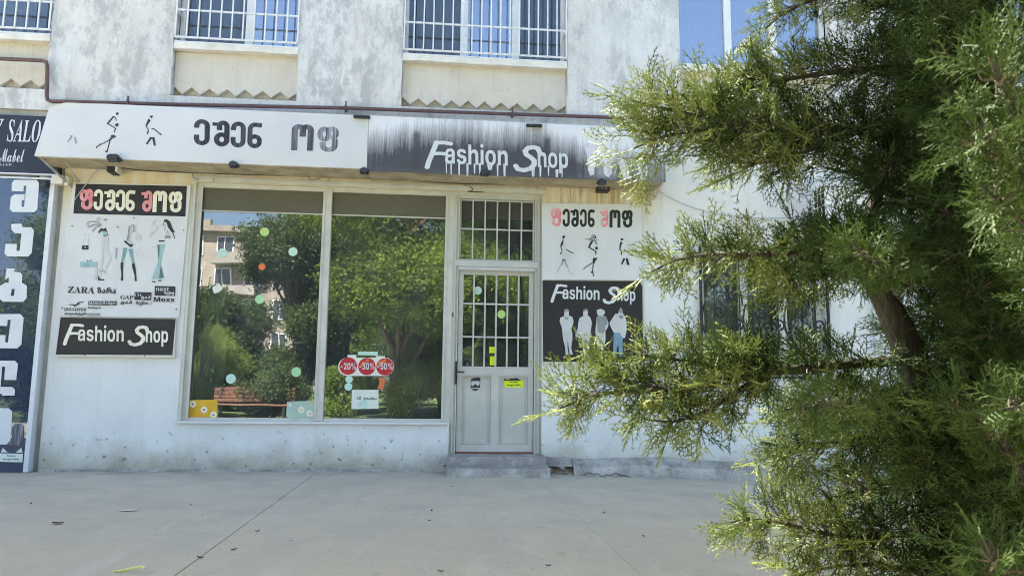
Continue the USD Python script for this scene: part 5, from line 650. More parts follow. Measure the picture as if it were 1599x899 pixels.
for x, y0_, y1_, w in (*map(lambda q: (q[0], q[1] - 16, q[2], q[3] * 1.2), ((228, 232, 285, 6), (258, 232, 290, 9), (308, 232, 296, 10), (360, 235, 300, 13), (404, 240, 285, 9), (437, 235, 290, 12), (500, 240, 262, 30), (548, 240, 302, 9), (591, 240, 302, 14), (770, 245, 304, 20), (815, 250, 304, 11), (866, 250, 298, 9), (918, 275, 308, 18), (950, 250, 308, 8))),):
    s_ = z.y; dr_.append(z.poly([(x - w * .5, y0_), (x + w * .5, y0_), (x + w * .4, (y0_ + y1_) / 2), (x + w * .3, y1_), (x - w * .3, y1_), (x - w * .4, (y0_ + y1_) / 2)]))
for d_ in dr_: prt(td, 'ink_drip', d_, 'drip', yp + .0004)
yp2 = yp
ghost = [z.poly([(1090, 120), (1160, 110), (1158, 160), (1150, 290), (1128, 300), (1112, 260), (1105, 170)]), z.poly([(1180, 190), (1240, 190), (1258, 230), (1262, 280), (1240, 310), (1215, 290), (1205, 230)]), z.poly([(1290, 190), (1345, 190), (1365, 250), (1372, 320), (1335, 318), (1312, 250)]), z.poly([(1405, 185), (1470, 190), (1485, 260), (1480, 322), (1440, 322), (1425, 250)])]
for d_ in ghost: prt(td, 'washed_figure', d_, 'drip', yp)

# ---- posters left of the window
lp = thing('poster_board', 'tall white poster left of the shop window with three fashion women and brand names', 'poster', (-3.45, 0, 2.4))
c = [W(*p, -.02) for p in ((114, 285), (298, 289), (279, 496), (90, 493))]
board(lp, c, -.02, -.002, 'poster')
yp = -.0205
hb = Polygon([W(*p, yp) for p in ((118.5, 287), (292, 290.5), (289.5, 338), (114.5, 333.5))]); prt(lp, 'header_band', hb, 'black_vinyl', yp)
y2 = yp - .0016
z = Z(110, 285, 8.643, y2)
for c, tl, tr, bl, m in (('ფ', (128, 84), (312, 88), (118, 368), 'faded_pink'), ('ე', (322, 90), (445, 94), (310, 372), 'letter_cream'), ('შ', (458, 95), (610, 98), (448, 380), 'letter_cream'), ('ე', (618, 98), (745, 102), (606, 382), 'letter_cream'), ('ნ', (752, 102), (880, 106), (738, 385), 'letter_cream'),
        ('შ', (962, 108), (1110, 112), (948, 392), 'letter_pink'), ('ო', (1120, 112), (1310, 116), (1106, 398), 'letter_cream'), ('ფ', (1330, 118), (1512, 122), (1318, 402), 'letter_cream')):
    g, _ = poster_letter(c); prt(lp, 'letter', place(g, g.bounds, *[(z.ox + q[0] / z.k, z.oy + q[1] / z.k) for q in (tl, tr, bl)], y2), m, y2)
z = Z(100, 330, 7.49, yp)
w1 = obj('printed_woman', MB().poly(union_all([z.poly([(430, 195), (460, 205), (490, 190), (500, 225), (515, 240), (440, 228), (412, 256), (397, 248)]), z.line([(465, 290), (515, 272)], 12), z.poly([(395, 750), (415, 758), (425, 788), (470, 792), (470, 808), (400, 806)])]), yp - .0012, yp), M['print_dark'], lp)
prt(w1, 'bodice', z.poly([(442, 232), (516, 240), (502, 280), (462, 284)]), 'teal_pale', yp)
prt(w1, 'curled_hair', union_all([z.line([(428, 148), (360, 118), (290, 120), (275, 140)], 14), z.line([(428, 158), (350, 158), (285, 185)], 20), z.line([(428, 165), (370, 190), (335, 232)], 17), z.line(arc(405, 96, 19, 18, 60, 380), 7), z.line(arc(278, 155, 14, 14, 90, 400), 6)]), 'print_grey', yp, kind='stuff')
prt(w1, 'hat', z.poly([(460, 92), (490, 85), (510, 98), (500, 112), (465, 108)]), 'print_grey', yp)
prt(w1, 'leg', union_all([z.line([(520, 470), (545, 555), (500, 640), (475, 720)], 26), z.line([(500, 300), (505, 480)], 34), z.line([(455, 320), (452, 520), (430, 690), (420, 760)], 28)]), 'print_faint', yp)
prt(w1, 'ankle_band', union_all([z.line([(415, 690), (442, 700)], 12), z.line([(460, 690), (482, 715)], 12)]), 'print_grey', yp)
w2 = prt(lp, 'printed_woman', z.poly([(750, 200), (780, 165), (818, 157), (845, 185), (840, 245), (800, 235), (778, 330), (800, 385), (720, 350), (748, 280)]), 'print_pale', yp)
prt(w2, 'hair', union_all([z.line([(765, 185), (760, 260), (745, 330)], 22), z.line([(765, 185), (790, 165), (820, 160), (815, 240)], 12)]), 'print_grey', yp - .0014)
prt(w2, 'belt', union_all([z.line([(715, 352), (770, 398), (795, 392)], 22), z.line([(770, 400), (778, 415), (795, 405)], 14)]), 'print_dark', yp - .0014)
prt(w2, 'stockings', union_all([z.poly([(695, 422), (742, 430), (715, 520), (692, 592), (668, 588), (685, 500)]), z.poly([(755, 438), (805, 438), (810, 520), (822, 598), (797, 608), (775, 520)])]), 'teal', yp)
prt(w2, 'boots', union_all([z.poly([(665, 592), (696, 596), (690, 680), (692, 810), (665, 810), (672, 740), (660, 640)]), z.poly([(795, 610), (825, 602), (840, 680), (852, 815), (828, 815), (825, 745), (800, 660)])]), 'print_dark', yp)
w3 = prt(lp, 'printed_woman', z.poly([(1092, 386), (1185, 391), (1150, 500), (1136, 600), (1110, 700), (1095, 790), (1022, 800), (1060, 700), (1100, 600), (1102, 500)]), 'teal_pale', yp)
prt(w3, 'trouser_fold', union_all([z.poly([(1135, 630), (1167, 775), (1112, 785), (1122, 700)]), z.poly([(1094, 392), (1118, 394), (1118, 470), (1108, 560), (1100, 500)])]), 'teal_dark', yp - .0014)
prt(w3, 'hair', union_all([z.poly([(1168, 102), (1200, 90), (1240, 120), (1272, 200), (1296, 245), (1268, 256), (1215, 185), (1200, 130), (1168, 122)]), z.line([(1276, 262), (1296, 315)], 10), z.line([(1165, 140), (1160, 165)], 8)]), 'print_dark', yp)
prt(w3, 'bust', union_all([z.poly([(1170, 312), (1195, 278), (1240, 285), (1255, 316)]), z.line([(1185, 160), (1180, 225)], 6), z.line([(1195, 270), (1210, 225), (1228, 270)], 5)]), 'print_grey', yp)
prt(w3, 'belt', union_all([z.poly([(1108, 340), (1178, 338), (1178, 352), (1108, 357)])]), 'print_dark', yp)
for q in ([(1030, 815), (1075, 818), (1075, 828), (1030, 828)], [(1100, 800), (1142, 800), (1140, 815), (1102, 815)]): prt(w3, 'shoe', z.poly(q), 'print_dark', yp)
prt(lp, 'faded_woman', union_all([z.line([(1075, 90), (1045, 150)], 14), z.line([(1085, 165), (1070, 220), (1030, 250), (1010, 300)], 22), z.line([(1000, 415), (1090, 420)], 6), z.poly([(850, 250), (885, 265), (905, 320), (870, 355), (825, 310)])]), 'print_faint', yp, kind='stuff')
hbg = prt(lp, 'printed_handbag', z.poly([(212, 400), (288, 398), (286, 446), (210, 446)]), 'print_dark', yp)
prt(hbg, 'strap', union_all([z.line([(220, 398), (245, 265)], 4), z.line([(292, 262), (285, 398)], 4), z.line([(245, 265), (292, 262)], 3)]), 'print_pale', yp); prt(hbg, 'clasp', z.dot((250, 420), 8), 'print_pale', yp - .0014)
tb = prt(lp, 'printed_bag', z.poly([(192, 590), (390, 592), (386, 652), (190, 650)]), 'teal_pale', yp)
prt(tb, 'handle', z.line([(274, 588)] + arc(298, 565, 24, 18, 180, 0) + [(322, 588)], 5), 'teal_dark', yp); prt(tb, 'bow', union_all([z.line(arc(265, 630, 24, 16, 180, 360), 6), z.line([(240, 640), (295, 640)], 8)]), 'teal', yp - .0014)
prt(tb, 'bag_shadow_side', z.line([(384, 655), (368, 800)], 24, 'flat'), 'print_faint', yp)
prt(lp, 'printed_tie', union_all([z.line([(612, 450), (610, 550)], 12), z.line(arc(616, 437, 12, 10, 0, 360), 5)]), 'print_grey', yp)
prt(lp, 'printed_trinket', union_all([z.line([(850, 510), (850, 470)], 6), z.line([(865, 448), (885, 448)], 6), z.line([(885, 490), (898, 488)], 6)]), 'print_pale', yp)
z = Z(80, 430, 6.42, yp)
prt(lp, 'lettering', z.text(['bZ', 'bA', 'bR', 'bA'], (172, 108), (440, 116), (164, 173)), 'print_dark', yp)
prt(lp, 'lettering', z.text(list('ზარა'), (464, 116), (652, 121), (460, 178)), 'print_dark', yp)
prt(lp, 'lettering', z.text(['bG', 'bA', 'bP'], (695, 198), (826, 200), (693, 238)), 'print_dark', yp)
prt(lp, 'lettering', z.text(list('გაპ'), (697, 248), (812, 250), (695, 292)), 'print_dark', yp)
lb = prt(lp, 'logo_block', z.poly([(838, 166), (1006, 169), (1002, 248), (834, 244)]), 'print_dark', yp)
prt(lb, 'lettering', union_all([z.line([(850, 182), (850, 208)], 5), z.line([(868, 182), (884, 196), (868, 208)], 5), z.line([(900, 182), (900, 208), (916, 208)], 5), z.text(list('გაპ'), (905, 203), (998, 205), (903, 238))]), 'letter_white', yp - .0014)
prt(lp, 'lettering', union_all([z.text(list('მექსი'), (850, 258), (975, 260), (848, 298)), z.line([(985, 296), (1015, 262)], 4)]), 'print_dark', yp)
lb = prt(lp, 'logo_block', z.poly([(1042, 105), (1246, 110), (1243, 205), (1037, 200)]), 'print_dark', yp)
prt(lb, 'lettering', z.text(['nn', 'ne', 'nx', 'nt'], (1055, 118), (1182, 121), (1053, 155)), 'print_pale', yp - .0014)
prt(lb, 'lettering', z.text(list('ნექსტ'), (1138, 160), (1236, 162), (1136, 196)), 'letter_white', yp - .0014)
prt(lp, 'lettering', z.text(['nM', 'ne', 'nx', 'nx'], (1030, 215), (1240, 218), (1028, 264)), 'print_dark', yp)
prt(lp, 'bird_emblem', union_all([z.line([(182, 292), (212, 290), (232, 302), (252, 296), (275, 270), (318, 266)], 9), z.poly([(215, 300), (248, 288), (262, 296), (235, 312)]), z.line([(250, 300), (285, 280)], 9)]), 'print_dark', yp)
prt(lp, 'lettering', z.text(['b' + c for c in 'HOLLISTER'], (132, 322), (352, 326), (130, 354)), 'print_dark', yp)
prt(lp, 'lettering', z.text(list('ჰოლისტერ'), (132, 368), (354, 370), (128, 402)), 'print_dark', yp)
lb = prt(lp, 'logo_block', z.poly([(376, 256), (660, 258), (656, 300), (372, 296)]), 'print_dark', yp)
prt(lb, 'lettering', union_all([z.text(['n' + c for c in 'MANGO'], (385, 263), (515, 264), (383, 291)), z.text(list('მანგო'), (522, 262), (650, 263), (520, 294))]), 'print_pale', yp - .0014)
prt(lp, 'lettering', z.text(list('მანგო'), (368, 312), (500, 314), (366, 336)), 'print_dark', yp)
prt(lp, 'logo_block', z.poly([(362, 378), (495, 379), (493, 402), (360, 401)]), 'print_grey', yp)
for q in ((110, 325), (1255, 338)): prt(lp, 'screw', z.dot(q, 8), 'print_dark', yp)
for q in ((819, 75), (631, 184), (97, 172), (1400, 222)): prt(lp, 'screw', Z(100, 330, 7.49, yp).dot(q, 8), 'print_dark', yp)
fs = thing('shop_sign', 'black sign with white handwritten words under the poster of women', 'sign', (-3.47, 0, 1.4))
z = Z(80, 430, 6.42, -.034)
fr_o = z.poly([(88, 418), (1252, 436), (1232, 822), (38, 808)]); fc = z.poly([(94, 421), (1246, 438), (1214, 797), (46, 790)])
obj('backing', MB().poly(fr_o, -.022, -.002), M['sill'], fs); obj('face', MB().poly(fc, -.028, -.0225), M['black_vinyl'], fs)
obj('rim', MB().poly(fr_o.difference(fc.buffer(.002)), -.034, -.0225), M['sill'], fs)
g = fashion_shop(); yp = -.0285
prt(fs, 'lettering', place(g, g.bounds, *[(80 + q[0] / 6.42, 430 + q[1] / 6.42) for q in ((122, 478), (1172, 500), (116, 700))], yp), 'letter_cream', yp)
for q in ((335, 797), (938, 804)): prt(fs, 'screw', z.dot(q, 7), 'print_dark', -.0345)

# ---- posters right of the door
rp = thing('poster_board', 'white poster right of the door with pink and black letters over three slim figures', 'poster', (1.77, 0, 2.6))
board(rp, [W(*p, -.02) for p in ((846, 317), (1002, 319), (1003, 437.5), (847, 436.5))], -.02, -.002, 'poster')
yp = -.0205; z = Z(840, 310, 6.918, yp)
for c, tl, tr, bl, m in (('ფ', (138, 104), (254, 108), (136, 300), 'faded_pink'), ('ე', (268, 110), (345, 112), (266, 304), 'letter_black'), ('შ', (352, 112), (442, 115), (350, 306), 'letter_black'), ('ე', (455, 113), (528, 116), (453, 306), 'letter_black'), ('ნ', (540, 116), (615, 119), (538, 308), 'letter_black'),
        ('შ', (672, 120), (760, 122), (670, 308), 'faded_pink'), ('ო', (774, 120), (892, 123), (772, 312), 'letter_black'), ('ფ', (906, 122), (1024, 125), (904, 312), 'letter_black')):
    g, _ = poster_letter(c); prt(rp, 'letter', place(g, g.bounds, *[(z.ox + q[0] / z.k, z.oy + q[1] / z.k) for q in (tl, tr, bl)], yp), m, yp)
f1 = prt(rp, 'printed_figure', union_all([z.poly([(258, 408), (290, 398), (294, 420), (276, 432)]), z.line([(272, 430), (270, 458)], 8), z.poly([(262, 455), (276, 460), (268, 500), (252, 520), (240, 515), (248, 485)]), z.line([(245, 512), (262, 565)], 10), z.poly([(262, 568), (250, 604), (236, 600), (248, 578)]), z.line([(300, 545), (350, 575), (382, 588)], 10), z.poly([(262, 655), (300, 658), (298, 672), (262, 670)])]), 'print_dark', yp)
prt(f1, 'legs', union_all([z.line([(275, 672), (250, 720)], 16), z.line([(290, 672), (315, 735)], 15)]), 'print_grey', yp)
prt(f1, 'faded_legs', union_all([z.line([(248, 722), (205, 795)], 8), z.line([(318, 738), (350, 800), (385, 828)], 7)]), 'print_pale', yp)
prt(f1, 'dress', z.poly([(276, 460), (305, 475), (300, 545), (340, 600), (350, 665), (262, 655), (268, 580), (280, 520)]), 'print_faint', yp)
f2 = prt(rp, 'printed_figure', union_all([z.poly([(605, 405), (626, 402), (630, 428), (612, 432)]), z.line([(590, 455), (568, 490), (552, 525)], 20), z.line([(552, 526), (600, 555), (628, 575), (622, 598)], 12), z.line([(610, 445), (632, 490)], 11), z.poly([(612, 530), (640, 515), (650, 545), (625, 552)]), z.poly([(595, 640), (648, 640), (628, 665), (610, 700), (590, 690)]), z.line([(598, 685), (550, 720), (520, 735), (492, 765)], 9), z.line([(600, 695), (590, 770), (600, 835)], 10), z.dot((582, 795), 10)]), 'print_dark', yp)
prt(f2, 'hair', union_all([z.poly([(580, 395), (605, 385), (622, 398), (606, 430), (580, 462), (545, 452), (570, 430)]), z.line([(575, 430), (540, 440), (512, 436)], 10), z.line([(625, 450), (645, 448)], 8)]), 'print_grey', yp - .0014)
f3 = prt(rp, 'printed_figure', union_all([z.poly([(890, 430), (925, 432), (918, 450), (904, 456)]), z.poly([(893, 460), (916, 485), (900, 500), (892, 545), (878, 545), (882, 500)]), z.line([(884, 545), (905, 575)], 11), z.poly([(900, 578), (912, 582), (904, 612), (893, 608)]), z.line([(935, 556), (960, 570), (1005, 605), (1026, 612)], 11), z.poly([(920, 644), (940, 644), (940, 660), (912, 715), (897, 708)]), z.poly([(948, 644), (970, 644), (990, 715), (968, 722), (955, 690)])]), 'print_dark', yp)
prt(f3, 'collar_mark', z.line([(1120, 530), (1128, 570)], 3), 'print_grey', yp)
mp = thing('poster_board', 'black poster right of the door with white words over four pale standing men', 'poster', (1.77, 0, 1.7))
board(mp, [W(*p, -.02) for p in ((847.5, 438), (1003, 439), (1004.5, 565), (848.5, 564))], -.02, -.002, 'black_vinyl')
obj('bottom_trim', MB().poly(Polygon([W(*p, -.02) for p in ((848.5, 564.6), (1004.5, 565.6), (1004.5, 569), (848.5, 568))]), -.024, -.002), M['sill'], mp)
z = Z(840, 430, 6.42, yp); g = fashion_shop()
prt(mp, 'lettering', place(g, g.bounds, *[(840 + q[0] / 6.42, 430 + q[1] / 6.42) for q in ((128, 84), (975, 112), (126, 272))], yp), 'letter_white', yp)
m1 = prt(mp, 'printed_man', z.poly([(265, 360), (290, 345), (312, 362), (310, 400), (345, 415), (356, 455), (352, 490), (335, 525), (342, 580), (345, 640), (332, 720), (350, 792), (320, 790), (308, 720), (298, 640), (296, 720), (308, 795), (278, 796), (272, 720), (252, 640), (244, 560), (238, 515), (218, 460), (222, 425), (262, 405)]), 'print_faint', yp)
prt(m1, 'trousers', z.poly([(244, 560), (342, 560), (345, 640), (332, 720), (348, 788), (320, 788), (308, 720), (298, 640), (296, 720), (306, 790), (280, 792), (272, 720), (252, 640)]), 'print_pale', yp - .0014)
prt(m1, 'hair', union_all([z.poly([(258, 365), (268, 338), (300, 335), (314, 352), (312, 368), (290, 355), (272, 372)]), z.poly([(264, 405), (285, 428), (305, 402), (302, 440), (272, 436)])]), 'print_grey', yp - .0014)
m2 = prt(mp, 'printed_man', z.poly([(452, 365), (475, 340), (500, 350), (500, 400), (525, 420), (540, 470), (530, 560), (520, 640), (515, 720), (520, 800), (490, 812), (486, 740), (480, 650), (470, 740), (490, 805), (462, 806), (448, 720), (440, 620), (420, 560), (400, 540), (402, 480), (418, 425), (455, 405)]), 'print_faint', yp)
prt(m2, 'shoulder_bag', z.poly([(400, 525), (440, 530), (442, 620), (420, 630), (378, 612), (376, 580)]), 'print_pale', yp - .0014)
prt(m2, 'hair', z.poly([(450, 370), (455, 345), (482, 332), (502, 345), (502, 368), (490, 355), (462, 358)]), 'print_grey', yp - .0014)
m3 = prt(mp, 'printed_man', z.poly([(590, 345), (630, 332), (668, 352), (672, 378), (650, 400), (688, 420), (708, 480), (700, 520), (675, 560), (678, 640), (662, 720), (665, 770), (640, 780), (622, 740), (632, 690), (626, 650), (622, 720), (636, 760), (616, 765), (592, 710), (580, 620), (576, 540), (585, 470), (590, 415), (610, 402), (592, 385)]), 'print_faint', yp)
prt(m3, 'jumper', z.poly([(590, 418), (612, 405), (648, 405), (690, 425), (700, 480), (676, 500), (672, 560), (640, 580), (600, 570), (594, 500)]), 'print_grey', yp - .0014)
m4 = prt(mp, 'printed_man', z.poly([(800, 385), (810, 350), (830, 330), (850, 350), (855, 388), (875, 410), (890, 470), (888, 560), (872, 625), (830, 630), (815, 575), (760, 572), (722, 500), (720, 470), (745, 430), (775, 385)]), 'print_faint', yp)
prt(m4, 'jeans', z.poly([(760, 572), (818, 572), (850, 630), (848, 720), (850, 800), (815, 810), (805, 700), (790, 720), (785, 810), (752, 812), (756, 700)]), 'blue_print', yp)
prt(m4, 'hat', union_all([z.poly([(806, 372), (810, 348), (830, 328), (850, 348), (854, 378)]), z.dot((829, 332), 9), z.poly([(810, 400), (850, 398), (858, 420), (838, 438), (816, 425)])]), 'print_grey', yp - .0014)

# ------------------------------------------------------------------ the salon next door, at the left edge
YP = -.06
st_ = thing('salon_sign', 'dark salon sign over the tall navy panel with white serif capitals', 'sign', (-4.8, YP, 3.2))
c = [W(68.5, 172, YP), W(89, 267, YP), (-7.2, W(89, 267, YP)[1] + .03), (-7.2, W(68.5, 172, YP)[1] + .02)]
xr = (c[0][0] + c[1][0]) / 2
obj('board', MB().box(-7.2, -4.20, YP + .002, .033, 3.215, 3.865), M['dark_panel'], st_)
z = Z(0, 150, 4.9923, YP)
prt(st_, 'lettering', union_all([z.text(['iY'], (-52, 180), (32, 181), (-62, 352)), z.text(['iS', 'iA', 'iL', 'iO'], (62, 184), (322, 188), (52, 357))]), 'letter_white', YP)
prt(st_, 'lettering', z.text(['sM', 'sa', 'sb', 'se', 'sl'], (-2, 410), (192, 413), (-6, 514)), 'letter_white', YP)
prt(st_, 'lettering', z.text(['bS', 'bT', 'bA', 'bL', 'bL', 'bE', 'bR'], (-70, 525), (95, 527), (-72, 541)), 'print_pale', YP)
obj('rim', MB().box(-7.2, -4.196, YP - .004, .032, 3.20, 3.214), M['alu'], st_)
obj('stay', MB().tube([[-4.34, YP + .01, 3.86], [-4.22, .06, 4.02]], .006, 5), M['cable'], st_)
sn = thing('salon_board', 'tall navy glass panel at the left edge with white blocky letters down it', 'panel', (-4.7, YP, 0))
obj('glass_sheet', MB().box(-7.0, -4.262, YP + .002, YP + .03, .03, 3.15), M['navy'], sn)
obj('frame', MB().box(-4.26, -4.212, YP - .012, .06, .03, 3.16).box(-7.0, -4.261, YP - .004, .04, 3.151, 3.17), M['alu'], sn)
obj('back_box', MB().box(-6.9, -4.222, YP + .062, .032, .03, 3.12), M['dark_gap'], sn)
za = Z(0, 270, 4.4909, YP); zb = Z(0, 400, 4.4909, YP); zc = Z(0, 560, 4.4909, YP)
def chunky(pts, holes=()): return Polygon(pts, holes)
L = [za.poly([(100, 50), (258, 50), (274, 72), (262, 255), (240, 276), (86, 274), (68, 254), (76, 172), (100, 150), (174, 150), (170, 192), (154, 192), (150, 236), (168, 238), (186, 92), (168, 90), (164, 130), (82, 128), (84, 70)]),
     za.poly([(78, 358), (154, 357), (158, 380), (222, 382), (238, 404), (222, 562), (198, 586), (52, 585), (32, 566), (38, 498), (118, 498), (116, 546), (138, 548), (150, 424), (104, 422), (82, 402)]),
     zb.poly([(46, 85), (110, 87), (96, 108), (142, 114), (156, 128), (154, 184), (190, 208), (186, 294), (162, 319), (20, 318), (-6, 294), (-2, 210), (34, 186), (62, 184), (62, 148), (36, 164)]).difference(zb.poly([(82, 228), (104, 230), (98, 278), (76, 277)])),
     zb.poly([(-20, 406), (142, 404), (166, 430), (150, 618), (120, 646), (-60, 642), (-60, 552), (40, 552), (36, 602), (56, 604), (76, 446), (54, 444), (50, 488), (-40, 486), (-40, 430)]),
     zc.poly([(-70, 40), (-40, 12), (104, 12), (126, 36), (114, 148), (30, 147), (36, 56), (16, 54), (4, 195), (86, 197), (106, 216), (102, 256), (14, 258), (10, 243), (-10, 243), (-14, 258), (-90, 258)]),
     zc.poly([(-90, 345), (62, 345), (86, 368), (74, 570), (46, 600), (-30, 600), (-20, 480), (-44, 480), (-52, 600), (-110, 600)])]
for g in L: prt(sn, 'letter', g, 'letter_white', YP)
stk = prt(sn, 'round_sticker', zc.poly([(100, 455), (150, 452), (168, 470), (168, 560), (130, 605), (80, 610), (56, 598), (84, 560), (84, 480)]), 'washed_pale', YP)
prt(sn, 'notice_strip', zc.poly([(0, 662), (162, 664), (158, 724), (-6, 720)]), 'paper', YP); prt(sn, 'lettering', union_all([zc.text(list('მაბელი'), (50, 672), (112, 673), (48, 686)), zc.text(list('სალონი'), (24, 694), (134, 695), (22, 712))]), 'print_dark', YP)
for q in ([(20, 622), (55, 655), (6, 655)], [(150, 622), (160, 657), (112, 655)]): prt(sn, 'arrow_mark', zc.poly(q), 'letter_white', YP)
# camera on its junction box
sc = thing('security_camera', 'white bullet security camera under the dark salon sign', 'camera', (-4.25, -.12, 3.15))
p0, p1 = at(60, 278, 8.15), at(80, 273, 8.2)
d = np.array(p1) - p0
obj('body', MB().tube([p0 + d * .12, p0 + d * .2, p1 - d * .05, p1], [.026, .03, .03, .022], 14), M['pvc'], sc, 40)
obj('lens_hood', MB().tube([p0 - d * .02, p0 + d * .118], [.029, .029], 14), M['black'], sc, 40)
obj('bracket', MB().tube([p1 - d * .1, p1 + [.03, .05, -.005], p1 + [.05, .10, -.03]], .012, 8), M['pvc'], sc, True)
jx, jz = W(92, 281, -.08)
obj('junction_box', MB().box(jx - .065, jx + .055, -.11, -.0, jz - .05, jz + .05, .006).box(jx + .057, jx + .10, -.09, .09, jz - .06, jz + .05, .006), M['sill'], sc)
obj('shade_ball', MB().mesh(trimesh.creation.icosphere(2, .035).apply_translation((jx - .12, -.09, jz - .05))), M['black'], sc, True)

# ------------------------------------------------------------------ gas pipe, cables
gp = thing('gas_pipe', 'brown gas pipe running along the facade above the shop boards', 'pipe', (0, -.06, 4.1))
yy = -.055
pts = [(-7, yy, W(0, 91, yy)[1] - .06)] + [(*[W(px, py, yy)[0]], yy, W(px, py, yy)[1]) for px, py in ((0, 92), (66, 95), (72, 97), (74, 104), (73, 150), (74, 156), (80, 158.5), (300, 164), (540, 169), (760, 177), (965, 184), (1120, 190), (1250, 196))]
pts.append((9, yy, pts[-1][2] + .08))
obj('pipe_run', MB().tube(pts, .021, 10), M['pipe'], gp, True)
for px, py in ((200, 161), (540, 169), (800, 178), (1010, 186)):
    x, zz = W(px, py, yy); obj('clamp', MB().box(x - .012, x + .012, yy - .027, -.001, zz - .03, zz + .028).box(x - .008, x + .008, yy - .02, yy + .005, zz + .02, zz + .075), M['pipe'], gp)
def cable(name, label, pts, r, m='cable'):
    P = np.array(pts); t = np.linspace(0, 1, len(P)); tt = np.linspace(0, 1, 6 * len(P)); from scipy.interpolate import CubicSpline
    top(name, MB().tube(CubicSpline(t, P)(tt), r, 5), M[m], label, 'cable', smooth=True)
def wp(px, py, y): x, zz = W(px, py, y); return (x, y, zz)
cable('wall_cable', 'thin cable sagging across the white wall right of the black board', [wp(1022, 292, -.02), wp(1060, 316, -.03), wp(1120, 334, -.03), wp(1200, 341, -.03), wp(1285, 333, -.05)], .006, 'cable_pale')
cable('sign_cable', 'dark cable tangled under the washed black board above the door', [wp(590, 276, -.05), wp(650, 283, -.04), wp(720, 287, -.06), wp(800, 288, -.04), wp(900, 286, -.06), wp(950, 281, -.2)], .006)
cable('sign_cable', 'dark cable along the underside of the white board above the window', [wp(190, 262, -.25), wp(250, 268, -.06), wp(330, 271, -.04), wp(420, 274, -.05), wp(500, 273, -.05), wp(566, 270, -.25)], .006)
cable('lamp_cable', 'grey cable hanging from the floodlight bracket down to the poster header', [wp(172, 258, -.12), wp(150, 268, -.04), wp(140, 280, -.03), wp(128, 296, -.03), wp(117, 312, -.025)], .005, 'cable_pale')
cable('door_cable', 'short dark cable end curled under the board left of the door', [wp(722, 292, -.02), wp(732, 291, -.03), wp(738, 297, -.03), wp(730, 299, -.03), wp(755, 300, -.02)], .006)
for k in range(3):
    x = [300, 480, 690][k]
    cable('loose_wire', ['thin loose wire below the white board over the left pane', 'thin loose wire below the board near the mullion', 'thin loose wire below the black board over the right pane'][k], [wp(x, 270, -.1), wp(x + 10, 280 + k, -.02), wp(x + 26, 276, -.02), wp(x + 34, 284, -.02)], .0035)

# ------------------------------------------------------------------ floodlights on the boards
def floodlight(x, y, zz, label, w=.17, tilt=0, big=False):
    t = thing('floodlight', label, 'lamp', (x, y, zz), 'floodlights under the shop boards')
    R = Rotation.from_euler('x', tilt, degrees=True)
    k_ = w / .17
    def tr(m): m = m.get(); m.vertices = R.apply(m.vertices * [1, .7, .75 if w < .1 else .9]) + [x, y, zz]; return m
    obj('housing', tr(MB().box(-w / 2, w / 2, -.055, .012, -.045, .045, .01)), M['black'], t)
    obj('lens', tr(MB().box(-w / 2 + .015, w / 2 - .015, -.058, -.0551, -.033, .033)), M['far_glass'], t)
    m = MB()
    for k in range(5): m.box(-w / 2 + .02 + k * (w - .06) / 4, -w / 2 + .03 + k * (w - .06) / 4, .0125, .03, -.035, .035)
    obj('cooling_fin', tr(m), M['black'], t)
    obj('bracket', MB().tube([[x - w / 2 - .006, y, zz], [x - w / 2 - .006, y + .05, zz - .02], [x + w / 2 + .006, y + .05, zz - .02], [x + w / 2 + .006, y, zz]], .006, 5).tube([[x, y + .05, zz - .02], [x, YS + .10, 3.30]], .008, 5), M['black'], t)
    return t
def wl(px, py, y): return (*W(px, py, y)[:1], y, W(px, py, y)[1])
f0 = floodlight(*wl(178, 246, -.48), 'floodlight with a bracket under the peeling figures of the white board', .12, 60)
floodlight(*wl(365, 256, -.48), 'floodlight under the middle of the white board', .085, 66)
floodlight(*wl(569, 266, -.48), 'floodlight under the joint of the white and black boards', .085, 66)
floodlight(*wl(757, 269, -.48), 'floodlight under the white handwritten words of the black board', .085, 66)
floodlight(*wl(940, 283, -.48), 'floodlight tilted up under the right end of the black board', .09, 72)
lampb = thing('lamp_box', 'small black lamp box on the wall under the right end of the black board', 'lamp', wl(942, 293, -.1))
x, y, zz = wl(942, 293, -.1)
obj('housing', MB().box(x - .075, x + .075, y - .03, -.004, zz - .045, zz + .045, .008), M['black'], lampb); obj('lens', MB().box(x - .06, x + .06, y - .033, y - .0301, zz - .034, zz + .034), M['washed_grey'], lampb)
lb2 = thing('lamp_box', 'small black box and grey bracket on the wall under the first floodlight', 'lamp', wl(180, 260, -.12))
x, y, zz = wl(176, 260, -.14)
obj('housing', MB().box(x - .05, x + .03, y - .03, -.004, zz - .07, zz + .05, .008), M['black'], lb2); obj('bracket', MB().box(x + .032, x + .06, y - .02, -.004, zz - .06, zz + .06, .004), M['pvc'], lb2)
for px, py, lab in ((565, 183, 'flat black lamp strip on the top edge where the two boards meet'), (834, 196.5, 'flat black lamp strip on the top edge of the black board')):
    x, y, zz = wl(px, py, -.44); t = thing('lamp_strip', lab, 'lamp', (x, y, zz)); obj('housing', MB().box(x - .09, x + .09, -.47, -.37, zz - .012, zz + .012, .005), M['black'], t); obj('arm', MB().box(x - .015, x + .015, -.37, -.01, zz - .006, zz + .006), M['black'], t)

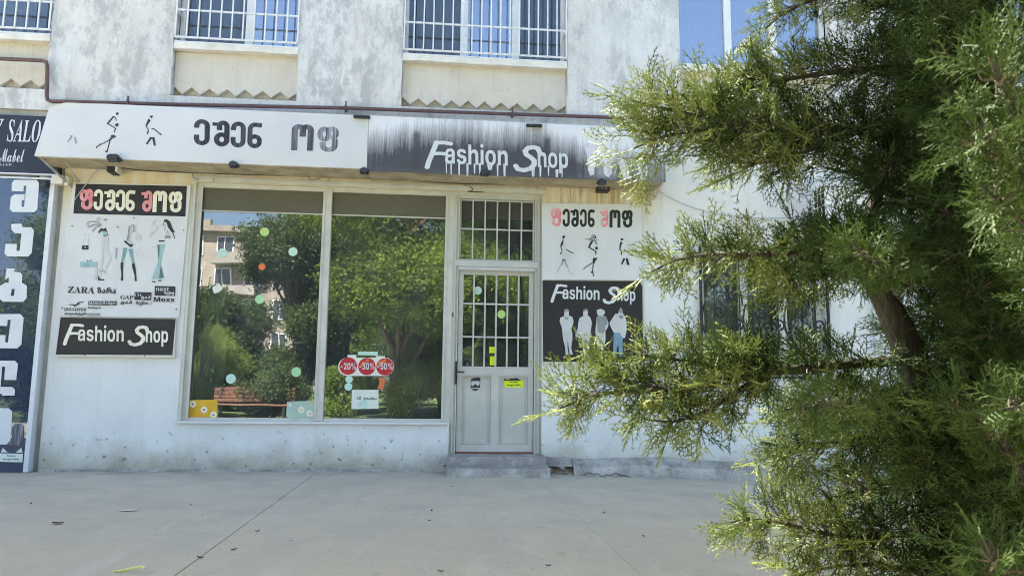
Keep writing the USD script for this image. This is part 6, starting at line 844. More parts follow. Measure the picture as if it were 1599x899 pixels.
# ------------------------------------------------------------------ air conditioner
x0, z0_ = W(1289, 357, -.36); z1_ = z0_ + .56
ac = thing('air_conditioner', 'white air conditioner box hung on the wall behind the juniper', 'air conditioner', (x0 + .4, -.2, z0_))
obj('casing', MB().box(x0, x0 + .80, -.40, -.11, z0_, z1_, .012), M['ac'], ac)
ys_ = np.linspace(-.385, -.13, 4); m = MB()
for k, yv in enumerate(ys_): m.box(x0 - .008, x0 - .001, yv - .006, yv + .006, z0_ + .05, z1_ - .05)
for zv in np.linspace(z0_ + .05, z1_ - .05, 7): m.box(x0 - .011, x0 - .0085, -.39, -.125, zv - .006, zv + .006)
obj('side_grille', m, M['pvc'], ac); obj('side_vent', MB().box(x0 - .0008, x0 - .0002, -.385, -.13, z0_ + .05, z1_ - .05), M['dark_gap'], ac)
obj('fan_guard', MB().tube([[x0 + .3 + .2 * math.cos(a), -.412, z0_ + .28 + .2 * math.sin(a)] for a in np.linspace(0, 6.283, 30)], .005, 5).tube([[x0 + .3 + .12 * math.cos(a), -.412, z0_ + .28 + .12 * math.sin(a)] for a in np.linspace(0, 6.283, 30)], .005, 5), M['pvc'], ac)
obj('bracket', MB().box(x0 + .1, x0 + .13, -.40, -.001, z0_ - .035, z0_ - .002).box(x0 + .66, x0 + .69, -.40, -.001, z0_ - .035, z0_ - .002), M['iron'], ac)
obj('bottom_tray', MB().box(x0 + .02, x0 + .78, -.39, -.12, z0_ - .0015, z0_ - .0005), M['dark_gap'], ac)
cable('drain_hose', 'pale hose running down from the air conditioner on the wall', [(x0 + .7, -.1, z0_), (x0 + .74, -.04, z0_ - .3), (x0 + .73, -.03, z0_ - .9), (x0 + .74, -.03, z0_ - 1.6)], .012, 'cable_pale')

# ------------------------------------------------------------------ stickers, cards and papers on the glass
YG = .0625
def disc(px, py, r, m, lab, y=YG, n=26):
    x, zz = W(px, py, y); top('round_sticker', MB().poly(Point(x, zz).buffer(r, quad_segs=8), y, y + .0012), M[m], lab, 'sticker', 'round stickers on the shop glass')
for px, py, r, m, lab in [(347, 395, .052, 'mint', 'mint round sticker on the left pane nearest the frame, upper left'), (413, 362, .05, 'lime', 'yellow-green round sticker, highest one on the left pane'), (457.5, 393, .05, 'mint', 'mint round sticker high on the left pane near the mullion'),
        (409, 416.5, .038, 'orange', 'small orange round sticker in the upper half of the left pane'), (405.5, 467, .05, 'green_dot', 'green round sticker in the middle of the left pane'), (360.5, 591, .053, 'mint', 'mint round sticker low on the left pane above the red boards'), (462.5, 580.5, .053, 'green_dot', 'green round sticker low on the left pane beside the mullion'),
        (545, 592, .04, 'mint', 'mint round sticker just under the sale sign, upper of two overlapping'), (544, 603.5, .042, 'mint', 'mint round sticker, lower of two overlapping under the sale sign')]:
    disc(px, py, r, m, lab, YG + (.0003 if py == 592 else 0))
yd = .0555
disc(746, 453.5, .047, 'mint', 'mint round sticker at the upper left of the barred door glass', .0802); disc(783, 490.5, .048, 'lime', 'yellow-green round sticker behind the bars of the door glass', .0802)
x, zz = W(339, 452, YG); top('paper_scrap', MB().poly(Polygon([(x - .055, zz + .02), (x - .02, zz + .045), (x + .035, zz + .05), (x + .06, zz + .01), (x + .02, zz - .03), (x - .03, zz - .045)]), YG, YG + .0012), M['paper'], 'torn pale paper scrap on the left pane', 'paper')
z = Z(500, 530, 6.914, YG)
ss = thing('sale_sign', 'white sale sign with three red discs reading percentages on the right pane', 'sign', (*z.p((490, 290))[:1], YG, z.p((490, 290))[1]))
obj('card', MB().poly(union_all([z.line([(292, 292), (700, 292)], 200), z.poly([(296, 165), (390, 165), (390, 200), (296, 200)]), z.poly([(600, 178), (700, 180), (700, 205), (600, 205)])]), YG - .0008, YG + .0006), M['paper'], ss)
for cx, txt in ((303, '-20%'), (504, '-30%'), (699, '-50%')):
    dd = obj('red_disc', MB().poly(z.dot((cx, 285 + (cx - 300) * .02), 96), YG - .002, YG - .0009), M['red'], ss)
    g = gl_shape(['n' + c for c in txt]); prt(dd, 'lettering', place(g, g.bounds, *[(500 + q[0] / 6.914, 530 + q[1] / 6.914) for q in ((cx - 82, 250), (cx + 82, 252), (cx - 82, 322))], YG - .0022), 'letter_white', YG - .0022)
obj('flame_mark', MB().poly(union_all([z.poly([(430, 290), (450, 240), (470, 225), (465, 255), (480, 245), (500, 215), (520, 200), (528, 240), (500, 235), (470, 280)]), z.poly([(610, 300), (630, 240), (680, 225), (700, 200), (715, 225), (690, 250), (660, 250), (640, 290)])]), YG - .00235, YG - .0021), M['orange'], ss)
top('paper_strip', MB().poly(z.poly([(415, 128), (622, 130), (620, 172), (405, 165)]), YG, YG + .0012), M['mint'], 'pale mint paper strip taped above the sale sign', 'paper')
top('ribbon', MB().poly(z.poly([(630, 412), (695, 410), (700, 470), (675, 535), (615, 530), (640, 470)]), YG, YG + .0012), M['orange'], 'orange ribbon hanging under the right end of the sale sign', 'ribbon')
pn = thing('price_note', 'white paper note with handwritten price under the sale sign', 'note', (*z.p((485, 640))[:1], YG, z.p((485, 640))[1]))
obj('sheet', MB().poly(z.poly([(342, 542), (628, 540), (630, 745), (338, 748)]), YG - .0002, YG + .001), M['paper'], pn)
obj('lettering', MB().poly(union_all([z.text(['n1', 'n0'], (398, 612), (442, 612), (396, 648)), z.text(list('ლარი'), (470, 620), (610, 622), (468, 655))]), YG - .0012, YG - .0004), M['print_dark'], pn)
top('round_sticker', MB().poly(z.dot((462, 700), 48), YG - .0024, YG - .0013), M['mint'], 'mint round sticker overlapping the white price note', 'sticker', 'round stickers on the shop glass')
z = Z(280, 520, 3.634, .060)
def flower(z, c, r): return [union_all([z.poly([(c[0] + r * .25 * math.cos(a - 1.2), c[1] + r * .25 * math.sin(a - 1.2)), (c[0] + r * math.cos(a - .25), c[1] + r * math.sin(a - .25)), (c[0] + r * math.cos(a + .25), c[1] + r * math.sin(a + .25)), (c[0] + r * .25 * math.cos(a + 1.2), c[1] + r * .25 * math.sin(a + 1.2))]) for a in np.arange(8) * .785]), z.dot(c, r * .28)]
for pts, m, lab, fl in (([(50, 378), (216, 377), (218, 484), (48, 484)], 'yellow', 'yellow card with white flowers at the lower left corner of the shop window', ((76, 402), (140, 434), (194, 462))), ([(612, 388), (748, 383), (764, 395), (764, 482), (616, 482), (606, 470)], 'sage', 'pale green card with white flowers low on the left pane beside the mullion', ((692, 434), (740, 455), (630, 408)))):
    cx_ = np.mean(pts, 0); t = thing('flower_card', lab, 'card', (z.p(cx_)[0], .06, z.p(cx_)[1]))
    obj('card', MB().poly(z.poly(pts), .0605, .0628), M[m], t)
    for c in fl:
        a_, b_ = flower(z, c, 20 if c != (630, 408) else 8); p_ = obj('flower', MB().poly(a_, .0597, .0604), M['petal'], t); obj('flower_centre', MB().poly(b_, .0589, .0596), M['yellow'] if m == 'sage' else M['boards'], p_)
ds = thing('display_shelf', 'low dark display shelf inside the shop window', 'shelf', (-1.3, .5, .2))
obj('top', MB().box(-2.6, .02, .26, .85, .42, .455), M['room'], ds)
for x in (-2.5, -1.3, -.05): obj('leg', MB().box(x - .03, x + .03, .3, .36, .17, .42), M['room'], ds)
cu = thing('window_drape', 'pale green drape hanging inside at the left edge of the shop window', 'drape', (-2.6, .3, .5))
n = 22; cx = np.linspace(-2.70, -2.40, n); cy = .30 + .025 * np.sin(np.arange(n) * 1.25)
cv = [[x, y, zz] for x, y in zip(cx, cy) for zz in (.48, 2.35)]; cf = [q for i in range(n - 1) for q in ([2 * i, 2 * i + 2, 2 * i + 3], [2 * i, 2 * i + 3, 2 * i + 1])]
obj('cloth', MB().add(cv, cf), M['sage'], cu, True)
z = Z(690, 560, 5.618, .0745)
bd = thing('badge_sticker', 'dark badge-shaped sticker with pale cups on the left door panel', 'sticker', (*z.p((292, 215))[:1], .0745, z.p((292, 215))[1]))
obj('badge', MB().poly(z.poly([(252, 185), (270, 168), (300, 162), (296, 150), (322, 150), (318, 160), (336, 155), (338, 190), (334, 255), (318, 272), (292, 283), (268, 272), (254, 258)]), .0733, .0745), M['print_dark'], bd)
obj('print', MB().poly(union_all([z.poly([(258, 196), (330, 194), (332, 226), (312, 238), (298, 222), (286, 222), (274, 240), (257, 228)]), z.poly([(258, 252), (332, 252), (328, 262), (262, 262)])]), .0722, .0732), M['print_pale'], bd)
ys2 = thing('notice_sticker', 'yellow notice sticker with a torn black top on the right door panel', 'sticker', (*z.p((630, 215))[:1], .0745, z.p((630, 215))[1]))
obj('notice', MB().poly(z.poly([(545, 190), (716, 190), (712, 250), (556, 250), (548, 232)]), .0733, .0745), M['hi_yellow'], ys2)
obj('torn_strip', MB().poly(z.poly([(545, 160), (552, 178), (580, 184), (610, 170), (640, 172), (655, 150), (664, 172), (690, 188), (692, 192), (546, 192)]), .072, .0732), M['print_dark'], ys2)
obj('lettering', MB().poly(union_all([z.text(list('მარტი'), (600, 196), (665, 196), (598, 212)), z.text(list('სალონი'), (572, 220), (690, 220), (570, 240))]), .072, .0732), M['print_dark'], ys2)
for px, py, w, h, lab in ((769, 546, .075, .07, 'fluorescent yellow tape square on the door glass, upper one'), (770, 563, .075, .10, 'fluorescent yellow tape piece at the bottom of the door glass')):
    x, zz = W(px, py, .0802); top('tape_square', MB().poly(sbox(x - w / 2, zz - h / 2, x + w / 2, zz + h / 2), .0796, .0812), M['hi_yellow'], lab, 'tape')

# ------------------------------------------------------------------ dry leaves and scraps on the pavement
def leaf_mesh(L, w, curl, seed):
    r = np.random.default_rng(seed); t = np.linspace(0, 1, 7); v = []
    for q in t:
        hw = w * math.sin(math.pi * min(1, q * .95 + .05)) ** .8 * .5
        for s in (-1, 0, 1): v.append([(q - .5) * L, s * hw, curl * ((q - .5) ** 2 * 1.6 + abs(s) * .35) + r.uniform(0, .002)])
    f = []
    for i in range(6):
        for j in range(2): a = i * 3 + j; f += [[a, a + 3, a + 4], [a, a + 4, a + 1]]
    return MB().add(np.array(v), f)
def ground_at(px, py):
    q = ray(px, py); zz = .022
    for _ in range(3): s_ = (zz - CAM[2]) / q[2]; P = CAM + s_ * q; zz = float(gz(P[0]))
    return P[0], P[1], zz + .003
big = thing('dry_leaf', 'largest dark curled leaf on the pavement at the left', 'leaf', ground_at(90, 818)); m = leaf_mesh(.075, .04, .02, 1).get(); m.vertices += base[big]; obj('blade', m, M['dead'], big)
first = None
glab = 'small dry brown leaf lying on the concrete pavement'
for k, (px, py) in enumerate([(258, 859), (365, 859), (313, 872), (298, 789), (316, 805), (402, 830), (48, 787), (150, 742), (674, 798), (670, 813), (705, 760), (688, 893), (856, 884), (1005, 838), (943, 801), (455, 845)]):
    g_ = ground_at(px, py); rr = random.Random(k)
    if first is None:
        first = thing('dry_leaf', glab, 'leaf', g_, 'dry leaves on the pavement'); m = leaf_mesh(.036, .015, .014, 2).get(); m.vertices += base[first]; obj('blade', m, M['dead'], first)
    else: dup(first, g_, rr.uniform(0, 360), rr.uniform(.5, 1.15))
g_ = ground_at(197, 896); tt = np.linspace(.25, 2.9, 14); top('plastic_strip', MB().tube([[g_[0] + .075 * math.cos(a), g_[1] + .03 + .02 * math.sin(a), g_[2] + .012 + .01 * math.sin(a * 2)] for a in tt], .006, 5), M['yellow_strip'], 'yellow curled plastic strip on the pavement at the bottom edge', 'scrap')
g_ = ground_at(201, 797); m = leaf_mesh(.15, .07, .004, 5).get(); m.vertices += g_; top('paper_scrap', m, M['poster'], 'flat pale paper scrap on the pavement at the left', 'paper')

# ------------------------------------------------------------------ vegetation
def instancer(path, protos, mat_, pos, rot, sc, **props):
    pi = UsdGeom.PointInstancer.Define(stage, path); put(pi.GetPrim(), **props)
    tg = []
    for k, m in enumerate(protos):
        q = f'{path}/prototypes/spray_{k}'; usdkit.mesh(stage, q, m, mat_); tg.append(q)
    pi.CreatePrototypesRel().SetTargets(tg)
    r = np.random.default_rng(len(pos)); pi.CreateProtoIndicesAttr(Vt.IntArray.FromNumpy(r.integers(0, len(protos), len(pos)).astype(np.int32)))
    pi.CreatePositionsAttr(Vt.Vec3fArray.FromNumpy(np.asarray(pos, np.float32)))
    q = Rotation.from_matrix(rot).as_quat()
    pi.CreateOrientationsAttr(Vt.QuathArray([Gf.Quath(float(a[3]), float(a[0]), float(a[1]), float(a[2])) for a in q]))
    sc = np.asarray(sc, np.float32); pi.CreateScalesAttr(Vt.Vec3fArray.FromNumpy(np.repeat(sc[:, None], 3, 1)))
def frames(d, r):
    "rotation matrices whose x axis is d and whose roll is random"
    d = d / np.linalg.norm(d, axis=1, keepdims=True); a = r.normal(size=d.shape); y = np.cross(d, a); y /= np.linalg.norm(y, axis=1, keepdims=True); zz = np.cross(d, y)
    return np.stack([d, y, zz], 2)
def seg(v0, v1, r0, r1, out):
    d = v1 - v0; n = np.linalg.norm(d); d = d / max(n, 1e-9); a = np.array([0, 0, 1.0]) if abs(d[2]) < .9 else np.array([1.0, 0, 0]); u = np.cross(d, a); u /= np.linalg.norm(u); w = np.cross(d, u)
    ring = [u * math.cos(t) + w * math.sin(t) for t in (0, 2.094, 4.189)]
    k = out[2]; out[0] += [v0 + r0 * q for q in ring] + [v0 + d * n * .72 + r1 * q for q in ring] + [v1]; out[2] += 7
    for i in range(3):
        j = (i + 1) % 3; out[1] += [[k + i, k + j, k + 3 + j], [k + i, k + 3 + j, k + 3 + i], [k + 3 + i, k + 3 + j, k + 6]]
def spray(seed, L=.15, R=.0019):
    "a flattened juniper spray: forked, scale-clad cords"
    r = np.random.default_rng(seed); out = [[], [], 0]
    def cord(p, d, L, R, depth):
        n = max(2, int(L / .0105)); q = p.copy(); dd = d.copy(); side = r.choice([-1, 1])
        for i in range(n):
            e = q + dd * L / n; last = i == n - 1; seg(q, e, R * (1 - .35 * i / n), R * (.28 if last else .8), out)
            if depth < 2 and i >= (1 if depth == 0 else 0) and i < n - 1:
                side = -side; a = math.radians(r.uniform(28, 58)) * side; el = r.uniform(-.35, .35)
                c, s = math.cos(a), math.sin(a); b = np.array([dd[0] * c - dd[1] * s, dd[0] * s + dd[1] * c, dd[2] + el]); b /= np.linalg.norm(b)
                cord(e, b, L * (1 - i / n) * r.uniform(.38, .62) if depth == 0 else L * r.uniform(.35, .65), R * .86, depth + 1)
            q = e; dd = dd + r.normal(0, .11, 3); dd /= np.linalg.norm(dd)
    cord(np.zeros(3), np.array([1.0, 0, 0]), L, R, 0)
    return trimesh.Trimesh(np.array(out[0]), np.array(out[1]), process=False)
SPRAYS = [spray(k, L) for k, L in enumerate((.12, .095, .08, .105, .06, .14, .07, .09))]

def smooth_path(P, n=None):
    from scipy.interpolate import CubicSpline
    P = np.asarray(P, float); s = np.concatenate([[0], np.cumsum(np.linalg.norm(np.diff(P, axis=0), axis=1))]); n = n or max(6, int(s[-1] / .05))
    return CubicSpline(s, P)(np.linspace(0, s[-1], n))
jt = thing('juniper_tree', 'large juniper tree in the right foreground with sunlit drooping sprays', 'tree', (1.85, -6.3, 0))
R0 = np.random.default_rng(77)
# the trunk leans to the left; a second stem carries the dark mass at the right
trunk = smooth_path([(1.80, -6.33, -.05), (1.66, -6.36, .35), (1.50, -6.44, .66), at(1440, 600, 2.0), at(1392, 490, 2.0), at(1350, 390, 2.0), at(1385, 270, 2.05), at(1430, 130, 2.1), at(1455, -60, 2.15)])
tr_r = np.interp(np.linspace(0, 1, len(trunk)), [0, .25, .45, .56, .62, 1], [.085, .060, .046, .034, .018, .009])
def bark_tube(path, rad, n=14, seed=0):
    m = MB().tube(path, rad, n).get(); v = m.vertices; c = np.repeat(path, n, 0); k = len(c)
    d = v[:k] - c; f = 1 + .28 * (meshkit.fbm(np.column_stack([d / np.maximum(np.linalg.norm(d, axis=1, keepdims=True), 1e-9) * 3.5, v[:k, 2:3] * 6])[:, :3] + v[:k] * [0, 0, 5], 3, seed) - .5) * 2
    v[:k] = c + d * f[:, None]; m.vertices = v; return m
obj('trunk', bark_tube(trunk, tr_r), M['bark'], jt, 60)
stem2 = smooth_path([(1.80, -6.33, .05), at(1640, 1000, 2.2), at(1600, 760, 2.3), at(1570, 500, 2.35), at(1560, 250, 2.4), at(1540, 20, 2.4), at(1535, -160, 2.4)])
obj('stem', bark_tube(stem2, np.linspace(.06, .012, len(stem2)), 12, 4), M['bark'], jt, 60)
BR = [  # pixel path with depth, spread of side shoots, density
    ([(1452, -40, 2.15), (1380, -30, 2.05), (1300, -8, 1.95), (1235, 15, 1.9), (1195, 45, 1.88)], .095, .75),
    ([(1432, 120, 2.1), (1385, 105, 2.0), (1310, 112, 1.95), (1230, 124, 1.9), (1150, 142, 1.86), (1080, 150, 1.84)], .115, 1.1),
    ([(1405, 215, 2.05), (1340, 205, 1.95), (1250, 200, 1.85), (1150, 205, 1.78), (1060, 208, 1.72), (990, 232, 1.70)], .135, 1.15),
    ([(1200, 200, 1.8), (1110, 185, 1.74), (1040, 170, 1.72), (985, 157, 1.70)], .075, .9),
    ([(1330, 210, 1.95), (1250, 240, 1.9), (1170, 255, 1.86), (1110, 235, 1.84)], .10, 1.1),
    ([(1380, 285, 2.05), (1330, 270, 2.0), (1290, 262, 1.98)], .10, .8),
    ([(1372, 320, 2.04), (1400, 318, 2.2), (1450, 325, 2.3)], .05, .35),
    ([(1362, 400, 2.0), (1300, 385, 1.9), (1220, 395, 1.82), (1140, 398, 1.76), (1070, 402, 1.72), (1018, 424, 1.70)], .066, 1.0),
    ([(1362, 420, 2.0), (1310, 425, 1.9), (1250, 432, 1.86), (1205, 452, 1.84)], .085, 1.1),
    ([(1355, 380, 1.98), (1320, 380, 1.75), (1290, 385, 1.6)], .09, 1.0),
    ([(1425, 560, 2.0), (1370, 565, 1.95), (1300, 570, 1.88), (1210, 580, 1.8), (1120, 598, 1.72), (1030, 612, 1.66), (950, 612, 1.62), (900, 626, 1.60), (868, 640, 1.59)], .075, .95),
    ([(1250, 578, 1.84), (1170, 572, 1.78), (1090, 566, 1.72), (1020, 556, 1.7), (975, 552, 1.68)], .062, 1.1),
    ([(1200, 585, 1.8), (1130, 625, 1.74), (1070, 655, 1.7), (1010, 655, 1.68)], .095, 1.0),
    ([(1040, 612, 1.66), (980, 594, 1.63), (925, 586, 1.62)], .05, .8),
    ([(1400, 620, 2.0), (1320, 630, 1.92), (1250, 640, 1.86), (1195, 655, 1.84)], .10, .9),
    ([(1450, 690, 2.0), (1380, 690, 1.95), (1300, 690, 1.9), (1240, 700, 1.86), (1205, 712, 1.85)], .12, 1.2),
    ([(1500, 800, 2.1), (1420, 830, 2.0), (1330, 838, 1.92), (1262, 826, 1.88), (1195, 812, 1.85), (1140, 815, 1.83)], .095, 1.0),
    ([(1520, 880, 2.1), (1430, 890, 2.0), (1340, 880, 1.95), (1270, 890, 1.9), (1225, 902, 1.88)], .105, 1.0),
    ([(1540, 680, 2.2), (1480, 670, 1.95), (1430, 662, 1.78), (1390, 656, 1.7)], .09, 1.1),
    ([(1560, 760, 2.2), (1500, 740, 1.95), (1450, 720, 1.8), (1410, 705, 1.72)], .12, 1.3),
    ([(1440, 200, 2.1), (1420, 230, 1.95), (1395, 255, 1.85), (1370, 290, 1.8)], .10, 1.2),
    ([(1480, 740, 2.1), (1400, 760, 2.05), (1320, 770, 1.98), (1270, 790, 1.95)], .12, 1.1),
]
# the dark mass at the right: boughs of the second stem, all round
for k, py in enumerate(np.linspace(-70, 930, 17)):
    px0 = np.interp(py, [-100, 20, 250, 500, 760, 1000], [1535, 1540, 1560, 1570, 1600, 1640]); dd = R0.uniform(-.25, .35)
    BR.append(([(px0, py + 10, 2.36), (px0 - 60, py - 5 + R0.uniform(-10, 10), 2.33 + dd * .4), (px0 - 120, py + R0.uniform(-15, 15), 2.3 + dd * .8), (px0 - R0.uniform(140, 185), py + R0.uniform(-10, 35), 2.28 + dd)], .15, 1.25))
    if k % 2 == 0: BR.append(([(px0, py + 30, 2.36), (px0 + 60, py + 10, 2.3), (px0 + 130, py + 15, 2.2), (px0 + 210, py + 30, 2.1)], .16, 1.0))
    BR.append(([(px0, py, 2.36), (px0 - 25, py - 10, 2.1), (px0 - 45 + R0.uniform(-20, 30), py + 10, 1.85), (px0 - 60 + R0.uniform(-50, 60), py + 30, 1.62)], .13, .9))
NEAR = [
    ([(1700, 330, 1.5), (1640, 240, 1.25), (1580, 160, 1.1), (1545, 90, 1.02)], .085, 1.2), ([(1700, 430, 1.5), (1640, 330, 1.25), (1570, 250, 1.12), (1512, 190, 1.05)], .085, 1.2),
    ([(1720, 520, 1.5), (1650, 420, 1.3), (1590, 340, 1.15), (1530, 290, 1.1)], .085, 1.0), ([(1720, 700, 1.5), (1660, 660, 1.35), (1600, 635, 1.25), (1560, 640, 1.2)], .07, 1.0),
    ([(1600, 760, 1.6), (1560, 680, 1.45), (1510, 640, 1.38), (1455, 630, 1.34)], .07, 1.0), ([(1660, 990, 1.4), (1600, 930, 1.25), (1555, 880, 1.18), (1535, 840, 1.15)], .07, 1.0),
    ([(1420, 640, 1.9), (1340, 640, 1.55), (1260, 635, 1.4), (1225, 640, 1.36)], .07, .8), ([(1420, 440, 1.95), (1390, 410, 1.6), (1350, 400, 1.42), (1330, 378, 1.38)], .045, .8)]
pos, dirs, scl, npos, ndirs, nscl = [], [], [], [], [], []
twigs = MB(); TIP = []
def bough(spec, dens_mul, P, D, S, r):
    pts, spread, dens = spec
    tipw = float(np.clip((1420 - min(q[0] for q in pts)) / 200, 0, 1))        # outer, left-hand boughs: pale new growth with sunlight painted into its colour
    path = smooth_path([at(*q) for q in pts]); L = np.linalg.norm(np.diff(path, axis=0), axis=1).sum()
    r0 = min(.016, .004 + .011 * L)
    obj('branch', MB().tube(path, np.linspace(r0, .0022, len(path)), 7), M['bark'], jt, True)
    spread = spread * .66; n = int(L * 180 * dens * dens_mul); T = np.gradient(path, axis=0); T /= np.linalg.norm(T, axis=1, keepdims=True)
    for i in range(n):
        u = r.uniform(.06, 1) ** .9; k = min(len(path) - 1, int(u * (len(path) - 1))); o = path[k]; t = T[k]
        side = np.cross(t, r.normal(size=3)); side /= np.linalg.norm(side); side[2] += .22
        d = t * r.uniform(.35, 1.0) + side * r.uniform(.5, 1.0); d /= np.linalg.norm(d)
        ln = spread * r.uniform(.35, 1.15) * (1.0 if u < .85 else .65)
        e = o + d * ln + np.array([0, 0, -.10 * ln * r.uniform(-1, 1)]); m = (o + e) / 2 + r.normal(0, .006, 3)
        twigs.tube([o, m, e], [.0022, .0016, .001], 3, cap=False)
        ns = max(1, int(ln / .026))
        for q in range(ns):
            w = (q + r.uniform(.2, 1)) / ns; p = o + (e - o) * w; sd = np.cross(d, r.normal(size=3)); sd /= np.linalg.norm(sd)
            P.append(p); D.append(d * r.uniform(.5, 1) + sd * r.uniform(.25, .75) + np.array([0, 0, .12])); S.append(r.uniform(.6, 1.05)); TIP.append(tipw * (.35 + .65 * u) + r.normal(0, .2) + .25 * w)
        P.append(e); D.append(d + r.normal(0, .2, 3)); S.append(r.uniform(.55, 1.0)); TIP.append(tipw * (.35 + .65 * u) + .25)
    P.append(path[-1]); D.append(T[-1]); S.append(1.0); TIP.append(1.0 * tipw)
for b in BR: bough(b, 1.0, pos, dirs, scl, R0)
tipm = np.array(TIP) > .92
# the crown above the picture: a tall tree, its upper boughs throwing the inner and right-hand sprays into shade
UPPER = []
for k in range(30):
    a = k * 2.4; zc = 3.75 + 2.2 * (k + .5) / 30; ra = 1.3 * (1 - .4 * (zc - 3.75) / 2.2)
    UPPER.append([(1.55, -5.95, zc - .25), (1.5 + ra * .5 * math.cos(a), -5.6 + ra * .5 * math.sin(a), zc), (1.42 + ra * math.cos(a), -5.4 + ra * math.sin(a), zc + .1)])
upos, udir, uscl = [], [], []
tops = smooth_path([stem2[-1], (1.62, -6.0, 3.0), (1.58, -5.9, 4.0), (1.55, -5.85, 5.4)]); obj('stem', MB().tube(tops, np.linspace(.03, .008, len(tops)), 8), M['bark'], jt, True)
for p_ in UPPER:
    path = smooth_path(p_, 9); obj('branch', MB().tube(path, np.linspace(.014, .003, 9), 6), M['bark'], jt, True)
    for i in range(230):
        u = R0.uniform(.12, 1); k = int(u * 8); d_ = R0.normal(size=3) + (path[-1] - path[0]) * .6; d_ /= np.linalg.norm(d_)
        upos.append(path[k] + d_ * R0.uniform(0, .26)); udir.append(d_ + [0, 0, .1]); uscl.append(R0.uniform(1.8, 2.8))
for b in NEAR: bough(b, 1.0, npos, ndirs, nscl, R0)
obj('twigs', twigs, M['twig'], jt, kind='stuff')
org = base[jt]
for nm, ok, ma in (('foliage', ~tipm, 'juniper'), ('new_growth', tipm, 'juniper_sun_tip')): instancer(f'{jt}/{nm}', SPRAYS, M[ma], np.array(pos)[ok] - org, frames(np.array(dirs)[ok], R0), np.array(scl)[ok], kind='stuff')
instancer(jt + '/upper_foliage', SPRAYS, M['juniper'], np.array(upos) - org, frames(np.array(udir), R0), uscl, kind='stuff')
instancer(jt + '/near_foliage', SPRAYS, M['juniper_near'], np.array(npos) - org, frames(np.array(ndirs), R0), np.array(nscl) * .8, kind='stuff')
print('juniper sprays', len(pos), len(npos), 'tris each', [len(s.faces) for s in SPRAYS])

def leaf_clump(seed, n=34, R=.26, ls=.075, narrow=.6):
    r = np.random.default_rng(seed); v, f = [], []
    for i in range(n):
        p = r.normal(0, R * .5, 3); d = r.normal(size=3); d[2] -= .4; d /= np.linalg.norm(d); u = np.cross(d, r.normal(size=3)); u /= np.linalg.norm(u); w = np.cross(d, u); s = ls * r.uniform(.7, 1.3); k = len(v)
        v += [p, p + d * s * .5 + u * s * narrow * .5 + w * s * .1, p + d * s, p + d * s * .5 - u * s * narrow * .5 + w * s * .1]; f += [[k, k + 1, k + 2], [k, k + 2, k + 3]]
    return trimesh.Trimesh(np.array(v), np.array(f), process=False)
CL = [leaf_clump(k, 46, .28, .085) for k in range(4)]
CLW = [leaf_clump(10 + k, 40, .24, .11, .22) for k in range(3)]
def broad_tree(name, label, x, y, h, rad, m='leaf', seed=0, n=900, crown0=.22, protos=CL, group='trees across the lawn', lobes=9, cs=1.0):
    r = np.random.default_rng(seed); t = thing(name, label, 'tree' if h > 2 else 'shrub', (x, y, -.05), group)
    tp = smooth_path([(x, y, -.08), (x + r.normal(0, .1), y, h * .3), (x + r.normal(0, .2), y + r.normal(0, .2), h * .62), (x + r.normal(0, .3), y, h * .9)], 10)
    obj('trunk', MB().tube(tp, np.linspace(.045 + h * .018, .03, 10), 9), M['bark2'], t, True)
    cen = []; wood = MB()
    for k in range(lobes):
        u = r.uniform(crown0 + .08, .92); a = k * 2.4 + r.uniform(-.4, .4); ro = rad * r.uniform(.25, .75) * math.sin(math.pi * min(1, max(.12, (u - crown0 * .6) / (1.05 - crown0 * .6)))) ** .6
        c = np.array([x + ro * math.cos(a), y + ro * math.sin(a), u * h]); o = tp[int(max(1, min(8, (u - .15) * 9)))]
        wood.tube([o, (o + c) / 2 + [0, 0, -.1 * rad * .5], c], [.02 + .008 * h, .02 + .004 * h, .015], 5); cen.append((c, rad * r.uniform(.32, .55)))
    obj('limbs', wood, M['bark2'], t)
    P, D = [], []
    per = n // lobes
    for c, s in cen:
        q = r.normal(size=(per, 3)); q /= np.linalg.norm(q, axis=1, keepdims=True); q *= (r.uniform(.15, 1, (per, 1)) ** .45) * s * [1, 1, .72]
        P.append(c + q); D.append(q + [0, 0, -.1])
    P = np.vstack(P); P[:, 2] = np.maximum(P[:, 2], .15); D = np.vstack(D)
    instancer(t + '/crown', protos, M[m], P - base[t], frames(D + r.normal(0, .1, D.shape), r), r.uniform(.7, 1.3, len(P)) * cs, kind='stuff')
broad_tree('leafy_tree', 'tall leafy tree with a dark trunk mirrored in the right pane of the shop window', -1.1, -12.5, 8.6, 3.3, 'leaf', 1, 3000, .26, lobes=14)
broad_tree('leafy_tree', 'unseen leafy street tree added beyond the road at the left to dim the pavement', -9.4, -12.3, 7.2, 2.4, 'leaf', 21, 2000, .3, lobes=12)  # unseen, added so that its canopy darkens the near pavement
broad_tree('leafy_tree', 'leafy tree in the middle distance mirrored low in the right pane', .2, -18.0, 6.6, 2.8, 'leaf', 22, 2200, .08, lobes=12)
broad_tree('leafy_tree', 'broad leafy tree mirrored in the glass of the shop door', 2.4, -16.5, 8.6, 3.2, 'leaf', 2, 2400, .16, lobes=12)
broad_tree('leafy_tree', 'dark leafy tree mirrored in the middle of the left pane', -4.5, -16.0, 6.9, 2.0, 'leaf_dark', 3, 2600, .12, lobes=13)
broad_tree('leafy_tree', 'light leafy tree mirrored beside the mullion', -3.3, -18.5, 8.6, 2.9, 'leaf', 4, 2200, .15, lobes=11)
broad_tree('leafy_tree', 'leafy tree mirrored at the far left of the shop window', -9.2, -20.0, 3.3, 2.2, 'leaf', 5, 1000, .12, lobes=10)
